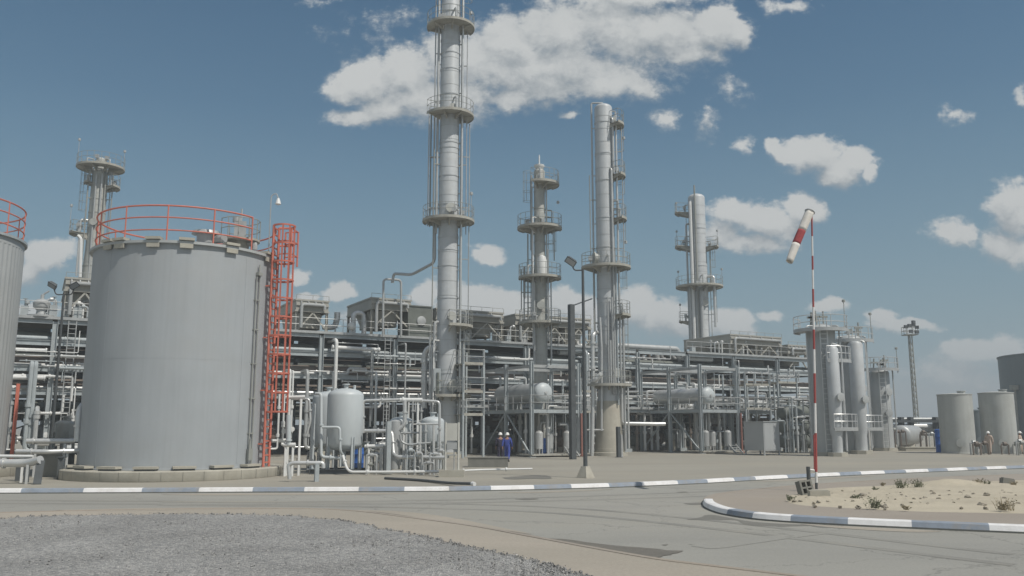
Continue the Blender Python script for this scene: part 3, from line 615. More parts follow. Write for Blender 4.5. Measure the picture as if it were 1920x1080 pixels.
def weeds():
    W = [(1640, 953, .55, 'weed', 'largest green weed tuft, at the front edge of the sand'), (1642, 920, .25, 'weed', 'small green weed left of the spiky pair at the back of the sand'), (1690, 915, .62, 'weed', 'tall spiky weed, left of the pair at the back of the sand'),
         (1721, 914, .55, 'weed', 'bushier spiky weed, right of the pair beside the dark mound'), (1655, 911, .2, 'dry_weed', 'tiny dry sprig behind the small weed on the sand'), (1835, 910, .5, 'dry_weed', 'sparse weed left of the dark block at the back right of the sand'),
         (1851, 911, .4, 'weed', 'dense dark weed just left of the lone dark block'), (1884, 957, .6, 'dry_weed', 'dry yellowish weed at the front right of the sand'), (1605, 936, .22, 'weed', 'flat dark weed clump right of the mast blocks'),
         (1481, 938, .28, 'weed', 'little weed at the left tip of the sand'), (1700, 956, .18, 'dry_weed', 'low dry stalk on the middle front of the sand'), (1900, 911, .3, 'dry_weed', 'dry weed tuft right of the lone dark block')]
    rnd = random.Random(9)
    for px, py, h, mm, lab in W:
        h *= .62
        c = G(px, py, .17); m = MB(); n = 46 if h > .3 else 26
        for _ in range(n):
            a = rnd.random() * 6.28; sp = h * rnd.uniform(.1, .75); o = c + Vector((rnd.gauss(0, .12 * h * 2), rnd.gauss(0, .12 * h * 2), 0)); hh = h * rnd.uniform(.35, 1)
            tip = o + Vector((math.cos(a) * sp, math.sin(a) * sp, hh)); mid = o.lerp(tip, .5) + Vector((0, 0, hh * .15)); w = Vector((-math.sin(a), math.cos(a), 0)) * .009
            m.add([o - w, o + w, mid + w * .8, tip, mid - w * .8], [(0, 1, 2, 4), (4, 2, 3)])
            if rnd.random() < .5:
                for k in (.4, .6, .8):
                    l = o.lerp(tip, k); b = rnd.random() * 6.28; e = l + Vector((math.cos(b), math.sin(b), .5)) * .07; m.add([l, l + Vector((0, 0, .03)), e], [(0, 1, 2)])
        solo('weed', m, mm, lab, 'weed', loc=c, group='weeds on the sandy island', smooth=False)
    S = [(1700, 932), (1662, 930), (1735, 934), (1618, 930), (1788, 944), (1840, 948), (1760, 936), (1690, 930), (1815, 934), (1660, 950), (1750, 926), (1850, 930), (1490, 940), (1499, 931)]
    S += [(rnd.uniform(1500, 1915), rnd.uniform(917, 958)) for _ in range(60)]
    for i, (px, py) in enumerate(S):
        c = G(px, py, .17); m = MB(); s = rnd.uniform(.04, .11) if i < 14 else rnd.uniform(.02, .06)
        m.lathe(c, [(.02, -.05), (s, .0), (s * .9, s * .5), (s * .3, s * .8)], 7); m.v = [v + Vector((rnd.gauss(0, .02), rnd.gauss(0, .02), rnd.gauss(0, .012))) for v in m.v]
        solo('stone', m, 'stone', 'small dark stone lying on the sand of the traffic island', 'stone', loc=c, group='stones scattered on the sand', smooth=False)
weeds()
# ================================================================== COLUMNS (distillation towers)
def col_platform(T, c, r_in, r, z, a0, a1, rail_h=1.1, gap=None):
    m = MB(); n = max(8, int(abs(a1 - a0) / 9)); m.sector(c, r_in + .03, r, z - .06, z, a0, a1, n); m.sector(c, r - .02, r + .015, z - .13, z + .07, a0, a1, n)
    k = max(2, int(abs(a1 - a0) / 50)) + 1
    for i in range(k):
        a = a0 + 6 + (a1 - a0 - 12) * i / (k - 1); dv = dirv(a); t = Vector((-dv.y, dv.x, 0)) * .05; up = Vector((0, 0, 1))
        p0, p1, p2 = c + dv * r_in + up * (z - .07), c + dv * (r - .05) + up * (z - .07), c + dv * r_in + up * (z - .07 - (r - r_in) * .34)
        m.add([p0 - t, p1 - t, p2 - t, p0 + t, p1 + t, p2 + t], [(0, 1, 2), (5, 4, 3), (0, 3, 4, 1), (1, 4, 5, 2), (2, 5, 3, 0)])
    o = m.build('platform', 'grating', T)
    m = MB(); rr = r - .03
    full = abs(a1 - a0) > 350
    for h in (rail_h, rail_h * .55): m.arc(c, rr, z + h, a0, a1, .02, n, 5)
    for i in range(n // 2 + 1): p = c + dirv(a0 + (a1 - a0) * i / (n // 2)) * rr; m.tube([p + Vector((0, 0, z)), p + Vector((0, 0, z + rail_h))], .02, 5)
    if not full:
        for a in (a0, a1):
            for h in (rail_h, rail_h * .55): m.tube([c + dirv(a) * r_in + Vector((0, 0, z + h)), c + dirv(a) * rr + Vector((0, 0, z + h))], .026, 5)
    ro = m.build('railing', 'rail_grey', o)
    m = MB(); q = random.Random(int(z * 97) + int(c.x * 13))
    for i in range(q.randint(2, 4)):
        p = c + dirv(q.uniform(a0 + 8, a1 - 8)) * (r_in + (r - r_in) * q.uniform(.25, .6)) + Vector((0, 0, z)); h = q.uniform(.5, 1.5)
        if i % 2: m.tube([p, p + Vector((0, 0, h)), c + (p - c).normalized() * .0 + Vector((0, 0, z + h)) if False else p + Vector((0, 0, h)) - (p - c).xy.to_3d() * .5], .07, 6, .15)
        else: m.box(p + Vector((0, 0, h * .55)), (.3, .3, .34)); m.tube([p, p + Vector((0, 0, h * .5))], .05, 5)
        m.build('platform_valve', 'silver_dull', o); m = MB()
    return o
def column(label, px, py, d, prof, shell_mat, plats=(), pipes=(), ladders=(), rings=(), domes=True, cat='column', group=None, base=True, manways=(), lamps=()):
    global VA
    c = Vector((X(px, py, d), d, 0)); VA = math.degrees(math.atan2(-c.x, c.y)); T = thing('process_column', label, cat, c, group)
    m = MB(); pr = [(r, z) for r, z in prof]
    if domes:
        r, z = pr[-1]; pr += [(r * math.cos(q * math.pi / 12), z + r * .55 * math.sin(q * math.pi / 12)) for q in range(1, 6)] + [(.01, z + r * .55)]
    m.lathe(c, pr, 36)
    rad = lambda z: next((a[0] + (b[0] - a[0]) * (z - a[1]) / max(1e-6, b[1] - a[1]) for a, b in zip(prof[:-1], prof[1:]) if a[1] <= z <= b[1]), prof[-1][0])
    m.build('shell', shell_mat, T)
    m = MB()
    for z in rings: m.sector(c, rad(z) - .05, rad(z) + .035, z - .05, z + .05, 0, 360, 36)
    if rings: m.build('stiffener_rings', shell_mat, T)
    if base and rings:
        m = MB(); z = 2.0
        while z < prof[-1][1] - .5: m.sector(c, rad(z) - .05, rad(z) + .010, z - .025, z + .025, 0, 360, 32); z += 1.15
        m.build('cladding_bands', 'silver_dull', T)
    if base:
        m = MB(); r0 = prof[0][0]; m.lathe(c, [(r0 + .35, 0), (r0 + .35, .25), (r0 + .1, .28), (r0 + .1, .40), (.2, .401)], 12); m.build('foundation', 'concrete', T)
    for (z, r, a0, a1) in plats: col_platform(T, c, rad(z), r, z, a0, a1)
    for (a, off, z0, z1, r, mm, *top) in pipes:
        m = MB(); p = c + dirv(a) * (rad((z0 + z1) / 2) + off); pts = [p + Vector((0, 0, z0)), p + Vector((0, 0, z1))]
        if top and top[0] == 'in': pts.append(c + dirv(a) * .2 + Vector((0, 0, z1)))
        if top and top[0] == 'goose': pts += [c + Vector((0, 0, z1)), c + Vector((0, 0, z1 - .5))]
        if top and len(top) > 1 and top[1] == 'foot': pts.insert(0, c + dirv(a) * .2 + Vector((0, 0, z0)))
        m.tube(pts, r, 8, r * 2.5)
        z = z0 + 1.5
        while z < z1 - .5: m.beam(c + dirv(a) * (rad(z) - .02) + Vector((0, 0, z)), p + Vector((0, 0, z)), .07); z += 4.2
        m.build('riser_pipe', mm, T)
    for (a, z0, z1, cage) in ladders:
        m = MB(); ladder(m, c + dirv(a) * (rad(z1) + .28), a, z0, z1, .45, z0 + 2.3 if cage else None, .018, .45, .36); m.build('ladder', 'rail_grey', T)
    for (a, z, r) in manways:
        m = MB(); p = c + dirv(a) * (rad(z) - .1) + Vector((0, 0, z)); m.lathe(p, [(r * .8, 0), (r * .8, .30), (r, .301), (r, .40), (.01, .401)], 16, dirv(a)); m.build('manway', 'column_old', T)
    for (a, rr, z, h) in lamps:
        p = c + dirv(a) * rr; m = MB(); m.tube([p + Vector((0, 0, z)), p + Vector((0, 0, z + h))], .025, 5); m.lathe(p + Vector((0, 0, z + h)), [(.03, 0), (.13, .02), (.13, .22), (.03, .28)], 8); m.build('lamp', 'silver_dull', T)
    return T, c
# --- tallest, centre left
d = 66; zz = lambda y: Z(y, d)
T2, c2 = column('tallest silver-grey column with ring platforms whose top runs out of the photo', 840, 480, d, [(.86, .4), (.84, 3), (.79, 6), (.79, zz(-130))], 'column_paint',
    plats=[(zz(52), 1.95, -112, 125), (zz(218), 1.95, -70, 135), (zz(415), 2.05, -118, 125), (zz(612), 2.0, 5, 130), (zz(742), 1.9, -25, 130), (zz(-60), 1.95, -60, 130)],
    pipes=[(-72, .22, zz(440), zz(-120), .10, 'silver_dull'), (-80, .45, zz(418), zz(-120), .055, 'silver_dull'), (-95, .7, zz(425), zz(208), .06, 'rail_grey'), (75, .22, zz(800), zz(-120), .09, 'rail_grey'), (62, .35, zz(850), zz(-120), .075, 'silver'),
           (-88, .85, zz(425), zz(203), .05, 'silver_dull'), (-60, .3, zz(855), zz(605), .12, 'silver_dull', 'in'), (-35, .3, zz(855), zz(700), .10, 'green_grey'), (100, .5, zz(855), zz(640), .08, 'silver'), (-66, .5, zz(640), zz(225), .045, 'rail_grey'), (84, .6, zz(440), zz(60), .04, 'silver_dull'), (96, .85, zz(620), zz(230), .04, 'silver_dull'), (-78, .35, zz(855), zz(650), .07, 'silver', 'in'), (-50, .5, zz(800), zz(640), .06, 'white_paint', 'in')],
    ladders=[(92, zz(215), zz(45), False), (96, zz(412), zz(212), False), (92, zz(610), zz(409), False), (80, zz(740), zz(608), True), (88, .3, zz(738), True), (92, zz(50), zz(-60), True)],
    rings=[zz(y) for y in (-20, 27, 78, 103, 133, 180, 270, 280, 332, 385, 445, 470, 500, 560, 700)], manways=[(15, zz(210), .36), (10, zz(395), .40), (25, zz(725), .42), (20, zz(595), .34)],
    lamps=[(118, 1.9, zz(52), 1.7), (70, 1.9, zz(415), 2.0)])
m = MB(); m.tube([P(815, 425, 66), P(815, 492, 66), P(772, 515, 68), P(738, 513, 70.5), P(736, 529, 70.5)], .12, 8, .5); m.build('overhead_line', 'silver_dull', T2)
m = MB(); m.tube([P(795, 765, 66.5), P(796, 665, 66.5), P(803, 652, 66.4), P(826, 651, 66.3)], .24, 12, .7); 
for y in (678, 694, 716): m.lathe(P(795.5, y, 66.5), [(.25, -.1), (.31, -.1), (.31, .1), (.25, .1)], 14)
m.build('downcomer', 'silver', T2)
m = MB(); m.tube([P(806, 760, 66), P(807, 628, 66), P(827, 625, 66)], .11, 8, .5); m.build('downcomer', 'silver', T2)
m = MB(); m.box(P(819, 712, 65.2), (.55, .3, 1.7), .3); m.build('junction_box', 'steel_grey', T2)
# --- slim one with dish platforms
d = 73; zz = lambda y: Z(y, d)
T3, c3 = column('slim old column with dish platforms and a small dome top, right of the tallest', 1012, 470, d, [(.62, .4), (.62, zz(520)), (.48, zz(500)), (.48, zz(322))], 'column_old',
    plats=[(zz(346), 1.75, -25, 140), (zz(428), 1.95, -135, 115), (zz(521), 1.85, -110, 125), (zz(606), 1.8, -120, 100)],
    pipes=[(-68, .25, zz(600), zz(330), .07, 'silver_dull'), (-40, .3, zz(650), zz(410), .06, 'white_paint', 'in'), (62, .2, zz(520), zz(350), .07, 'silver_dull'), (-85, .7, zz(560), zz(500), .06, 'rail_grey'), (-75, .45, zz(610), zz(440), .06, 'rail_grey'), (50, .3, zz(640), zz(470), .07, 'silver_dull'), (-80, .3, zz(470), zz(335), .05, 'rail_grey'), (-95, 1.0, zz(580), zz(505), .045, 'rail_grey'), (-90, .75, zz(600), zz(500), .06, 'silver_dull'), (85, .6, zz(440), zz(395), .05, 'rail_grey', 'in'), (78, .8, zz(490), zz(425), .05, 'rail_grey'), (70, .4, zz(680), zz(530), .06, 'silver'), (-30, .35, zz(690), zz(530), .07, 'silver_dull', 'in')],
    ladders=[(-92, zz(425), zz(322), True), (88, zz(520), zz(424), True), (-98, zz(606), zz(502), True), (95, zz(700), zz(600), True)], rings=[zz(y) for y in (360, 392, 455, 480, 560, 585)],
    manways=[(15, zz(408), .3), (5, zz(575), .35)], lamps=[(105, 1.7, zz(380), .01)])
m = MB(); m.lathe(c3, [(.3, zz(322) + .2), (.46, zz(318) + .25), (.46, zz(314) + .2), (.2, zz(309)), (.06, zz(307)), (.06, zz(294)), (.02, zz(290))], 16); m.build('vent_dome', 'white_paint', T3)
m = MB(); q = c3 + dirv(15) * .75; m.lathe(q, [(.1, zz(520)), (.42, zz(518)), (.42, zz(492)), (.3, zz(484)), (.02, zz(481))], 16); m.build('dome_pot', 'white_paint', T3)
# --- second tallest, on a tapering skirt
d = 70; zz = lambda y: Z(y, d)
T4, c4 = column('tall pale column on a flared concrete skirt with small half platforms up one side', 1138, 600, d, [(1.16, .4), (.86, zz(742)), (.84, zz(738)), (.80, zz(700)), (.78, zz(500)), (.755, zz(204))], 'column_paint',
    plats=[(zz(236), 1.75, 45, 125), (zz(331), 1.78, 50, 120), (zz(412), 1.8, 50, 122), (zz(502), 2.05, -95, 120), (zz(592), 1.95, 40, 120), (zz(722), 1.9, -60, 130)],
    pipes=[(-85, .24, zz(640), zz(193), .075, 'silver_dull', 'goose'), (72, .32, zz(720), zz(215), .085, 'silver'), (40, .15, zz(720), zz(320), .10, 'silver_dull', 'in'), (55, .18, zz(330), zz(225), .11, 'silver_dull', 'in'), (-65, .35, zz(640), zz(510), .06, 'rail_grey'),
           (15, .2, zz(720), zz(640), .08, 'silver'), (25, .25, zz(740), zz(560), .09, 'silver_dull'), (33, .3, zz(740), zz(580), .08, 'silver_dull'), (48, .3, zz(760), zz(500), .07, 'steel_grey'), (62, .4, zz(740), zz(540), .09, 'silver_dull'), (80, .5, zz(845), zz(600), .10, 'silver_dull'), (85, .75, zz(500), zz(240), .045, 'silver_dull'), (-78, .5, zz(500), zz(330), .04, 'rail_grey'), (5, .2, zz(722), zz(560), .06, 'silver_dull'), (66, .75, zz(840), zz(720), .08, 'silver'), (-80, .3, zz(850), zz(730), .07, 'silver_dull')],
    ladders=[(100, zz(331), zz(228), True), (102, zz(412), zz(324), True), (102, zz(502), zz(404), True), (98, zz(592), zz(494), True), (95, zz(722), zz(585), True)], rings=[zz(y) for y in (232, 290, 340, 410, 465, 560, 612)], manways=[(70, zz(228), .28), (-72, zz(485), .55), (45, zz(700), .4)], lamps=[(95, 1.7, zz(262), .01), (110, 1.8, zz(455), .01)])
m = MB(); m.lathe(c4, [(1.19, .402), (1.19, .55), (1.165, .56), (.93, zz(752)), (.90, zz(752))], 36); m.build('skirt', 'skirt_concrete', T4)
m = MB(); m.tube([P(1110, 855, 69), P(1112, 735, 69), P(1111, 640, 69), P(1112, 626, 69), P(1120, 623, 69.6)], .17, 10, .5)
for y in (643, 690, 715): m.lathe(P(1111, y, 69), [(.18, -.08), (.26, -.08), (.26, .08), (.18, .08)], 12)
m.build('downcomer', 'silver', T4)
m = MB(); m.tube([P(1128, 808, 69), P(1128, 652, 69), P(1125, 595, 69)], .09, 8, .3); m.tube([P(1098, 806, 69), P(1132, 806, 69)], .07, 6); m.build('downcomer', 'silver', T4)
m = MB(); m.tube([P(1112, 716, 69), P(1118, 712, 68.6), P(1128, 700, 68.6)], .2, 10, .3); m.build('feed_elbow', 'white_paint', T4)
# --- far right twin-pipe column behind the rack
d = 100; zz = lambda y: Z(y, d)
T5, c5 = column('column with railed side platforms standing behind the right end of the pipe rack', 1310, 500, d, [(1.0, .4), (1.0, zz(372))], 'column_paint',
    plats=[(zz(398), 2.6, -125, -70), (zz(462), 2.7, -130, -62), (zz(464), 2.4, 65, 120), (zz(538), 2.75, -140, 140), (zz(602), 2.5, -120, -70)],
    pipes=[(-38, .2, zz(700), zz(380), .19, 'white_paint', 'in'), (-10, .12, zz(700), zz(352), .10, 'rail_grey'), (-75, .35, zz(700), zz(420), .12, 'silver_dull', 'in'), (70, .8, zz(615), zz(520), .16, 'silver', 'in'), (-55, .3, zz(700), zz(540), .22, 'silver_dull'), (85, .4, zz(540), zz(465), .06, 'rail_grey'), (10, .2, zz(700), zz(545), .2, 'silver_dull', 'in')],
    ladders=[(88, zz(538), zz(455), True), (-92, zz(462), zz(390), False), (95, zz(640), zz(535), True)], rings=[zz(y) for y in (430, 500, 560, 590)], manways=[(30, zz(570), .4)], lamps=[(-105, 2.5, zz(398), 1.3), (-108, 2.6, zz(462), 2.0), (-110, 2.5, zz(602), 2.0), (100, 2.7, zz(538), 2.0), (-115, 2.7, zz(538), 2.0), (88, 2.3, zz(464), 1.8)])
# --- far left behind the storage tank
d = 82; zz = lambda y: Z(y, d)
T1, c1 = column('weathered column with a wide crown platform rising behind the big grey storage tank', 182, 400, d, [(.95, .4), (.95, zz(520)), (.80, zz(470)), (.72, zz(325))], 'column_old',
    plats=[(zz(315), 2.2, -180, 180), (zz(350), 1.9, 40, 125), (zz(345), 1.4, -110, -50), (zz(440), 2.3, -130, -60)],
    pipes=[(-20, .1, zz(560), zz(330), .08, 'silver_dull'), (12, .12, zz(560), zz(330), .09, 'silver_dull'), (35, .15, zz(480), zz(320), .07, 'rail_grey'), (-78, .6, zz(520), zz(415), .10, 'silver', 'in'), (-60, .35, zz(560), zz(350), .07, 'rail_grey'), (70, .5, zz(480), zz(330), .06, 'rail_grey')],
    ladders=[(-88, zz(440), zz(318), True), (95, zz(440), zz(345), False)], rings=[zz(y) for y in (345, 375, 400, 500)], manways=[(-15, zz(420), .35)], lamps=[(-80, 2.1, zz(315), 2.4), (100, 2.1, zz(315), 2.0), (-95, 2.3, zz(440), 2.6)])
m = MB(); m.tube([P(150, 520, 80), P(152, 447, 80), P(146, 442, 80)], .16, 8, .4); m.build('overhead_line', 'white_paint', T1)
m = MB(); m.lathe(c1, [(.5, zz(318)), (.5, zz(300)), (.2, zz(296)), (.02, zz(295))], 14); m.build('top_nozzle', 'column_old', T1)
VA = 0.0
# ================================================================== PIPE RACK
_p = P(740, 700, 1.0); RO = Vector((_p.x * 73.6, 73.6, 0))
def K(u, v, z): return RO + RU * u + RV * v + Vector((0, 0, z))
def on_rack(px, py, v=0.0):
    p = P(px, py, 1.0); o = RO + RV * v; k = o.dot(RV) / (p.x * RV.x + RV.y); w = Vector((p.x * k, k, 0)) - RO
    return w.dot(RU), CAM_H + (p.z - CAM_H) * k
TIERS = [4.7, 6.35, 8.2]; DECK = 10.0; U0, U1, WV = -32.5, 52.0, 8.0
def build_rack(label, v0, wv, deck, u0, u1, tiers, deck_z, mm='steel_grey'):
    T = thing('pipe_rack', label, 'pipe rack', K((u0 + u1) / 2, v0, 0)); bents = [u0 + 6.5 * i for i in range(int(round((u1 - u0) / 6.5)) + 1)]
    for u in bents:
        for v in (v0, v0 + wv):
            m = MB(); m.ibeam(K(u, v, .3), K(u, v, deck_z - .25), .36, .36, .04); m.box(K(u, v, .15), (.8, .8, .3), RANG); m.build('column', mm, T)
        m = MB()
        for z in tiers: m.ibeam(K(u, v0 + .19, z), K(u, v0 + wv - .19, z), .2, .34)
        m.build('cross_beam', mm, T)
    for z in tiers + [deck_z - .2]:
        for v in (v0, v0 + wv):
            m = MB()
            for a, b in zip(bents[:-1], bents[1:]): m.ibeam(K(a + .19, v, z), K(b - .19, v, z), .2, .36 if z < 9 else .42)
            m.build('long_beam', mm, T)
    tb = (tiers + [deck_z])[0] - .3
    for i in range(0, len(bents) - 1, 3):
        m = MB(); m.beam(K(bents[i] + .2, v0 + wv, .5), K(bents[i + 1] - .2, v0 + wv, tb), .12); m.build('brace', mm, T); m = MB(); m.beam(K(bents[i] + .2, v0 + wv + .13, tb), K(bents[i + 1] - .2, v0 + wv + .13, .5), .12); m.build('brace', mm, T)
    if deck:
        for (a, b) in deck:
            m = MB(); n = max(1, round((b - a) / 3.25)); w = (b - a) / n
            for i in range(n): m.box(K(a + w * (i + .5), v0 + wv / 2, deck_z + .04), (w - .02, wv + .3, .05), RANG)
            m.build('deck', 'grating', T)
            m = MB(); m.beam(K(a, v0 - .20, deck_z), K(b, v0 - .20, deck_z), .06, .2); m.build('edge_channel', 'silver_dull', T)
            m = MB(); rail(m, [K(a, v0 - .15, deck_z + .06), K(b, v0 - .15, deck_z + .06)], 1.1, 2.0, .026); m.build('deck_railing', 'silver_dull', T)
    return T
GA, GB = on_rack(1118, 640)[0], on_rack(1286, 650)[0]
RACK = build_rack('long grey steel pipe rack of several tiers behind the columns, coolers on its deck', 0, WV, [(U0, GA), (GB, U1)], U0, U1, TIERS, DECK)
for i, (v, r, mm) in enumerate(((.6, .30, 'silver_dull'), (1.5, .18, 'silver'), (2.2, .34, 'green_grey'), (3.3, .22, 'silver'), (4.3, .4, 'silver_dull'), (5.5, .25, 'brown_pipe'), (6.6, .3, 'silver'))):
    m = MB(); m.tube([K(GA - 4, v, DECK - .55), K(GA + .5, v, DECK - .55), K(GA + .5, v, DECK + .05 + r), K(GB - .6, v, DECK + .05 + r), K(GB - .6, v, DECK - .55), K(GB + 4, v, DECK - .55)], r, 12, r * 2.2); solo('pipe', m, mm, f'{"first second third fourth fifth sixth seventh".split()[i]} pipe from the front on the open rack top right of the pale column', 'pipe', group='pipes on the open top of the rack')
rnd = random.Random(21)
tier_name = ['lowest', 'middle', 'upper']; colname = {'silver': 'silver', 'silver_dull': 'dull grey', 'brown_pipe': 'brown', 'green_grey': 'dark green', 'white_paint': 'white', 'steel_grey': 'blue grey'}
ordn = ['first', 'second', 'third', 'fourth', 'fifth', 'sixth', 'seventh', 'eighth', 'ninth', 'tenth', 'eleventh', 'twelfth']
FRONT = {0: [(.5, .16, 'silver'), (1.05, .26, 'brown_pipe')], 1: [(.45, .12, 'white_paint'), (1.1, .40, 'brown_pipe')], 2: [(.5, .18, 'steel_grey'), (1.2, .36, 'green_grey')]}
for ti, z in enumerate(TIERS):
    rows = list(FRONT[ti]); v = 1.9
    while v < WV - .5:
        r = rnd.choice((.10, .14, .20, .26, .34, .40)); v += r; rows.append((v, r, rnd.choice(('silver', 'silver_dull', 'silver_dull', 'brown_pipe', 'green_grey', 'steel_grey')))); v += r + rnd.uniform(.12, .3)
    for i, (v, r, mm) in enumerate(rows):
        ua, ub = U0 - 1, U1 + 1
        if i > 3 and rnd.random() < .5: ua += rnd.uniform(0, 25); ub -= rnd.uniform(0, 25)
        m = MB(); zc = z + .18 + r; pts = [K(ua, v, zc), K(ub, v, zc)]
        if rnd.random() < .35: um = rnd.uniform(-5, 30); pts = [K(ua, v, zc), K(um, v, zc), K(um, v, zc + .5), K(um + 1.6, v, zc + .5), K(um + 1.6, v, zc), K(ub, v, zc)] if r < .2 else pts
        m.tube(pts, r, 14 if r > .2 else 10, r * 2)
        u = ua + rnd.uniform(1, 5)
        while u < ub - 1: m.lathe(K(u, v, zc), [(r, -.04), (r + .03, -.04), (r + .03, .04), (r, .04)], 14, RU); u += rnd.uniform(2.5, 7)
        size = 'thin' if r < .15 else ('medium' if r < .27 else 'thick')
        solo('pipe', m, mm, f'{size} {colname[mm]} pipe, {ordn[min(i, 11)]} from the front on the {tier_name[ti]} tier of the front rack', 'pipe', loc=K((ua + ub) / 2, v, zc - r), group='pipes running along the front pipe rack')
# extra short pieces seen along the front face of the rack
def pix_tube(px0, py0, px1, py1, v, r, mm, lab):
    u0, z0 = on_rack(px0, py0, v); u1, z1 = on_rack(px1, py1, v); m = MB(); m.tube([K(u0, v, z0), K(u1, v, (z0 + z1) / 2)] if abs(py0 - py1) < 20 else [K(u0, v, z0), K(u0, v, z1)], r, 10)
    for q in (0.02, .98): m.lathe(K(u0, v, z0).lerp(K(u1, v, (z0 + z1) / 2), q), [(r, -.05), (r + .05, -.05), (r + .05, .05), (r, .05)], 10, RU)
    return solo('pipe_spool', m, mm, lab, 'pipe')
pix_tube(622, 651, 712, 657, -.55, .17, 'white_paint', 'short bright white pipe length hung high on the rack front right of the red ladder')
pix_tube(660, 695, 728, 699, -.5, .09, 'white_paint', 'thin bright white pipe length at mid height on the rack right of the red ladder')
pix_tube(25, 655, 88, 657, -.4, .13, 'white_paint', 'short white pipe length on the rack left of the big tank, upper of two')
pix_tube(18, 707, 85, 709, -.4, .17, 'white_paint', 'short white pipe length on the rack left of the big tank, lower of two')
pix_tube(640, 715, 690, 716, -.5, .06, 'silver', 'small silver pipe length under the mid white pipe on the rack front')
pix_tube(1098, 694, 1122, 694, -.5, .1, 'silver', 'short silver pipe length on the rack seen just left of the pale tall column')
# air coolers on the deck
def cooler(pxl, pxr, ytop, label, lv=6.4, h=1.05, hood=True):
    u0, zt = on_rack(pxl, ytop); u1, _ = on_rack(pxr, ytop); zb = zt - h; T = thing('air_cooler', label, 'air cooler', K((u0 + u1) / 2, .1 + lv / 2, DECK + .07), 'air coolers on the pipe rack deck')
    um = (u0 + u1) / 2; w = u1 - u0; m = MB()
    for (c, s) in ((K(um, .1, (zt + zb) / 2), (w, .08, h)), (K(um, .1 + lv, (zt + zb) / 2), (w, .08, h)), (K(u0 + .04, .1 + lv / 2, (zt + zb) / 2), (.08, lv - .082, h)), (K(u1 - .04, .1 + lv / 2, (zt + zb) / 2), (.08, lv - .082, h)), (K(um, .1 + lv / 2, zt - .3), (w - .17, lv - .09, .22))): m.box(c, s, RANG)
    for z in (zt - .06, zb + .08): m.beam(K(u0 - .08, .03, z), K(u1 + .08, .03, z), .06, .14); m.beam(K(u0 - .05, .03, z), K(u0 - .05, lv + .1, z), .06, .14)
    m.beam(K(u0, 0, zt - .42), K(u1, 0, zt - .42), .1, .22)
    m.build('bundle_box', 'cooler_paint', T)
    n = max(1, round(w / 3.2))
    if hood:
        for i in range(n):
            for vv in (.27, .73):
                m = MB(); c = K(u0 + w * (i + .5) / n, .1 + lv * vv, 0); m.lathe(c, [(min(w / n, lv / 2) * .48, zb - .02), (1.15, zb - .85), (1.15, zb - 1.25), (1.05, zb - 1.25), (1.05, zb - .9), (.2, zb - .88)], 20); m.build('fan_hood', 'cooler_paint', T)
    for i in range(n + 1):
        for v in (.16, lv + .04):
            m = MB(); u = u0 + .1 + (w - .2) * i / n; m.ibeam(K(u, v, DECK + .07), K(u, v, zb - .001), .2, .2); m.build('leg', 'cooler_paint', T)
    m = MB()
    for i in range(n):
        a = u0 + .2 + (w - .2) * i / n; b = u0 + .1 + (w - .2) * (i + 1) / n; m.beam(K(a, .1, zb - 1.5), K(a + .5 * (b - a), .1, zb - .05), .12); m.beam(K(b, .1, zb - 1.5), K(a + .52 * (b - a), .12, zb - .05), .12)
    m.build('brace', 'cooler_paint', T)
    m = MB(); m.tube([K(u0 + .4, -.22, DECK + .3), K(u0 + .4, -.22, zt - .45), K(u1 - .4, -.22, zt - .45), K(u1 - .4, -.22, zt - .8)], .13, 8, .3)
    for i in range(4): u = u0 + w * (i + .7) / 4.6; m.tube([K(u, -.1, zt - .45), K(u, -.1, zt - .2), K(u, .12, zt - .2)], .06, 6, .1)
    m.build('header_pipe', 'silver_dull', T)
    m = MB(); rail(m, [K(u0, 0, zt + .01), K(u1, 0, zt + .01)] , .35, 1.2, .02, (1,)); m.build('top_rail', 'rail_grey', T)
cooler(124, 196, 519, 'pale air cooler box on legs peeking out left of the big grey storage tank')
cooler(556, 617, 560, 'small pale air cooler box on legs just right of the red caged ladder')
cooler(697, 771, 557, 'pale air cooler with dark left side under the tall thin square pipe loop')
cooler(819, 944, 577, 'long air cooler box directly behind the tallest column')
cooler(967, 1108, 588, 'long dark air cooler box behind the slim column and the dark pillar')
cooler(1370, 1465, 626, 'wide air cooler with dark left side in front of the far right column', 7.6)
cooler(1478, 1512, 646, 'small far air cooler at the right end of the rack deck', 5)
# things on the deck
def deckpt(px, py, v): u, z = on_rack(px, py, v); return K(u, v, z)
m = MB(); a, b = deckpt(662, 600, .6), deckpt(682, 600, .6); m.tube([K(on_rack(662, 632, .6)[0], .6, DECK + .07), a + Vector((0, 0, .6)), b + Vector((0, 0, .6)), K(on_rack(682, 632, .6)[0], .6, DECK + .07)], .21, 12, .45); solo('bent_pipe', m, 'silver', 'shiny pipe bent like an upside down U on the rack deck', 'pipe')
u, z = on_rack(660, 612, -.05); m = MB(); m.lathe(K(u, .1, z), [(.02, -.36), (.2, -.3), (.35, -.1), (.36, .05), (.25, .27), (.02, .36)], 18); m.tube([K(u, .1, DECK + .07), K(u, .1, z - .3)], .12, 8); solo('ball_pot', m, 'white_paint', 'white ball shaped pot on a stub beside the upside down U pipe', 'pressure pot')
u, z = on_rack(632, 600, 1); m = MB(); m.tube([K(u - 1.2, 1, DECK + .6), K(u - .2, 1, DECK + .6), K(u, 1, DECK + 1.3), K(u, 1, DECK + 1.9)], .25, 10, .5); solo('bent_pipe', m, 'silver', 'thick silver elbow pipe on the deck left of the upside down U pipe', 'pipe')
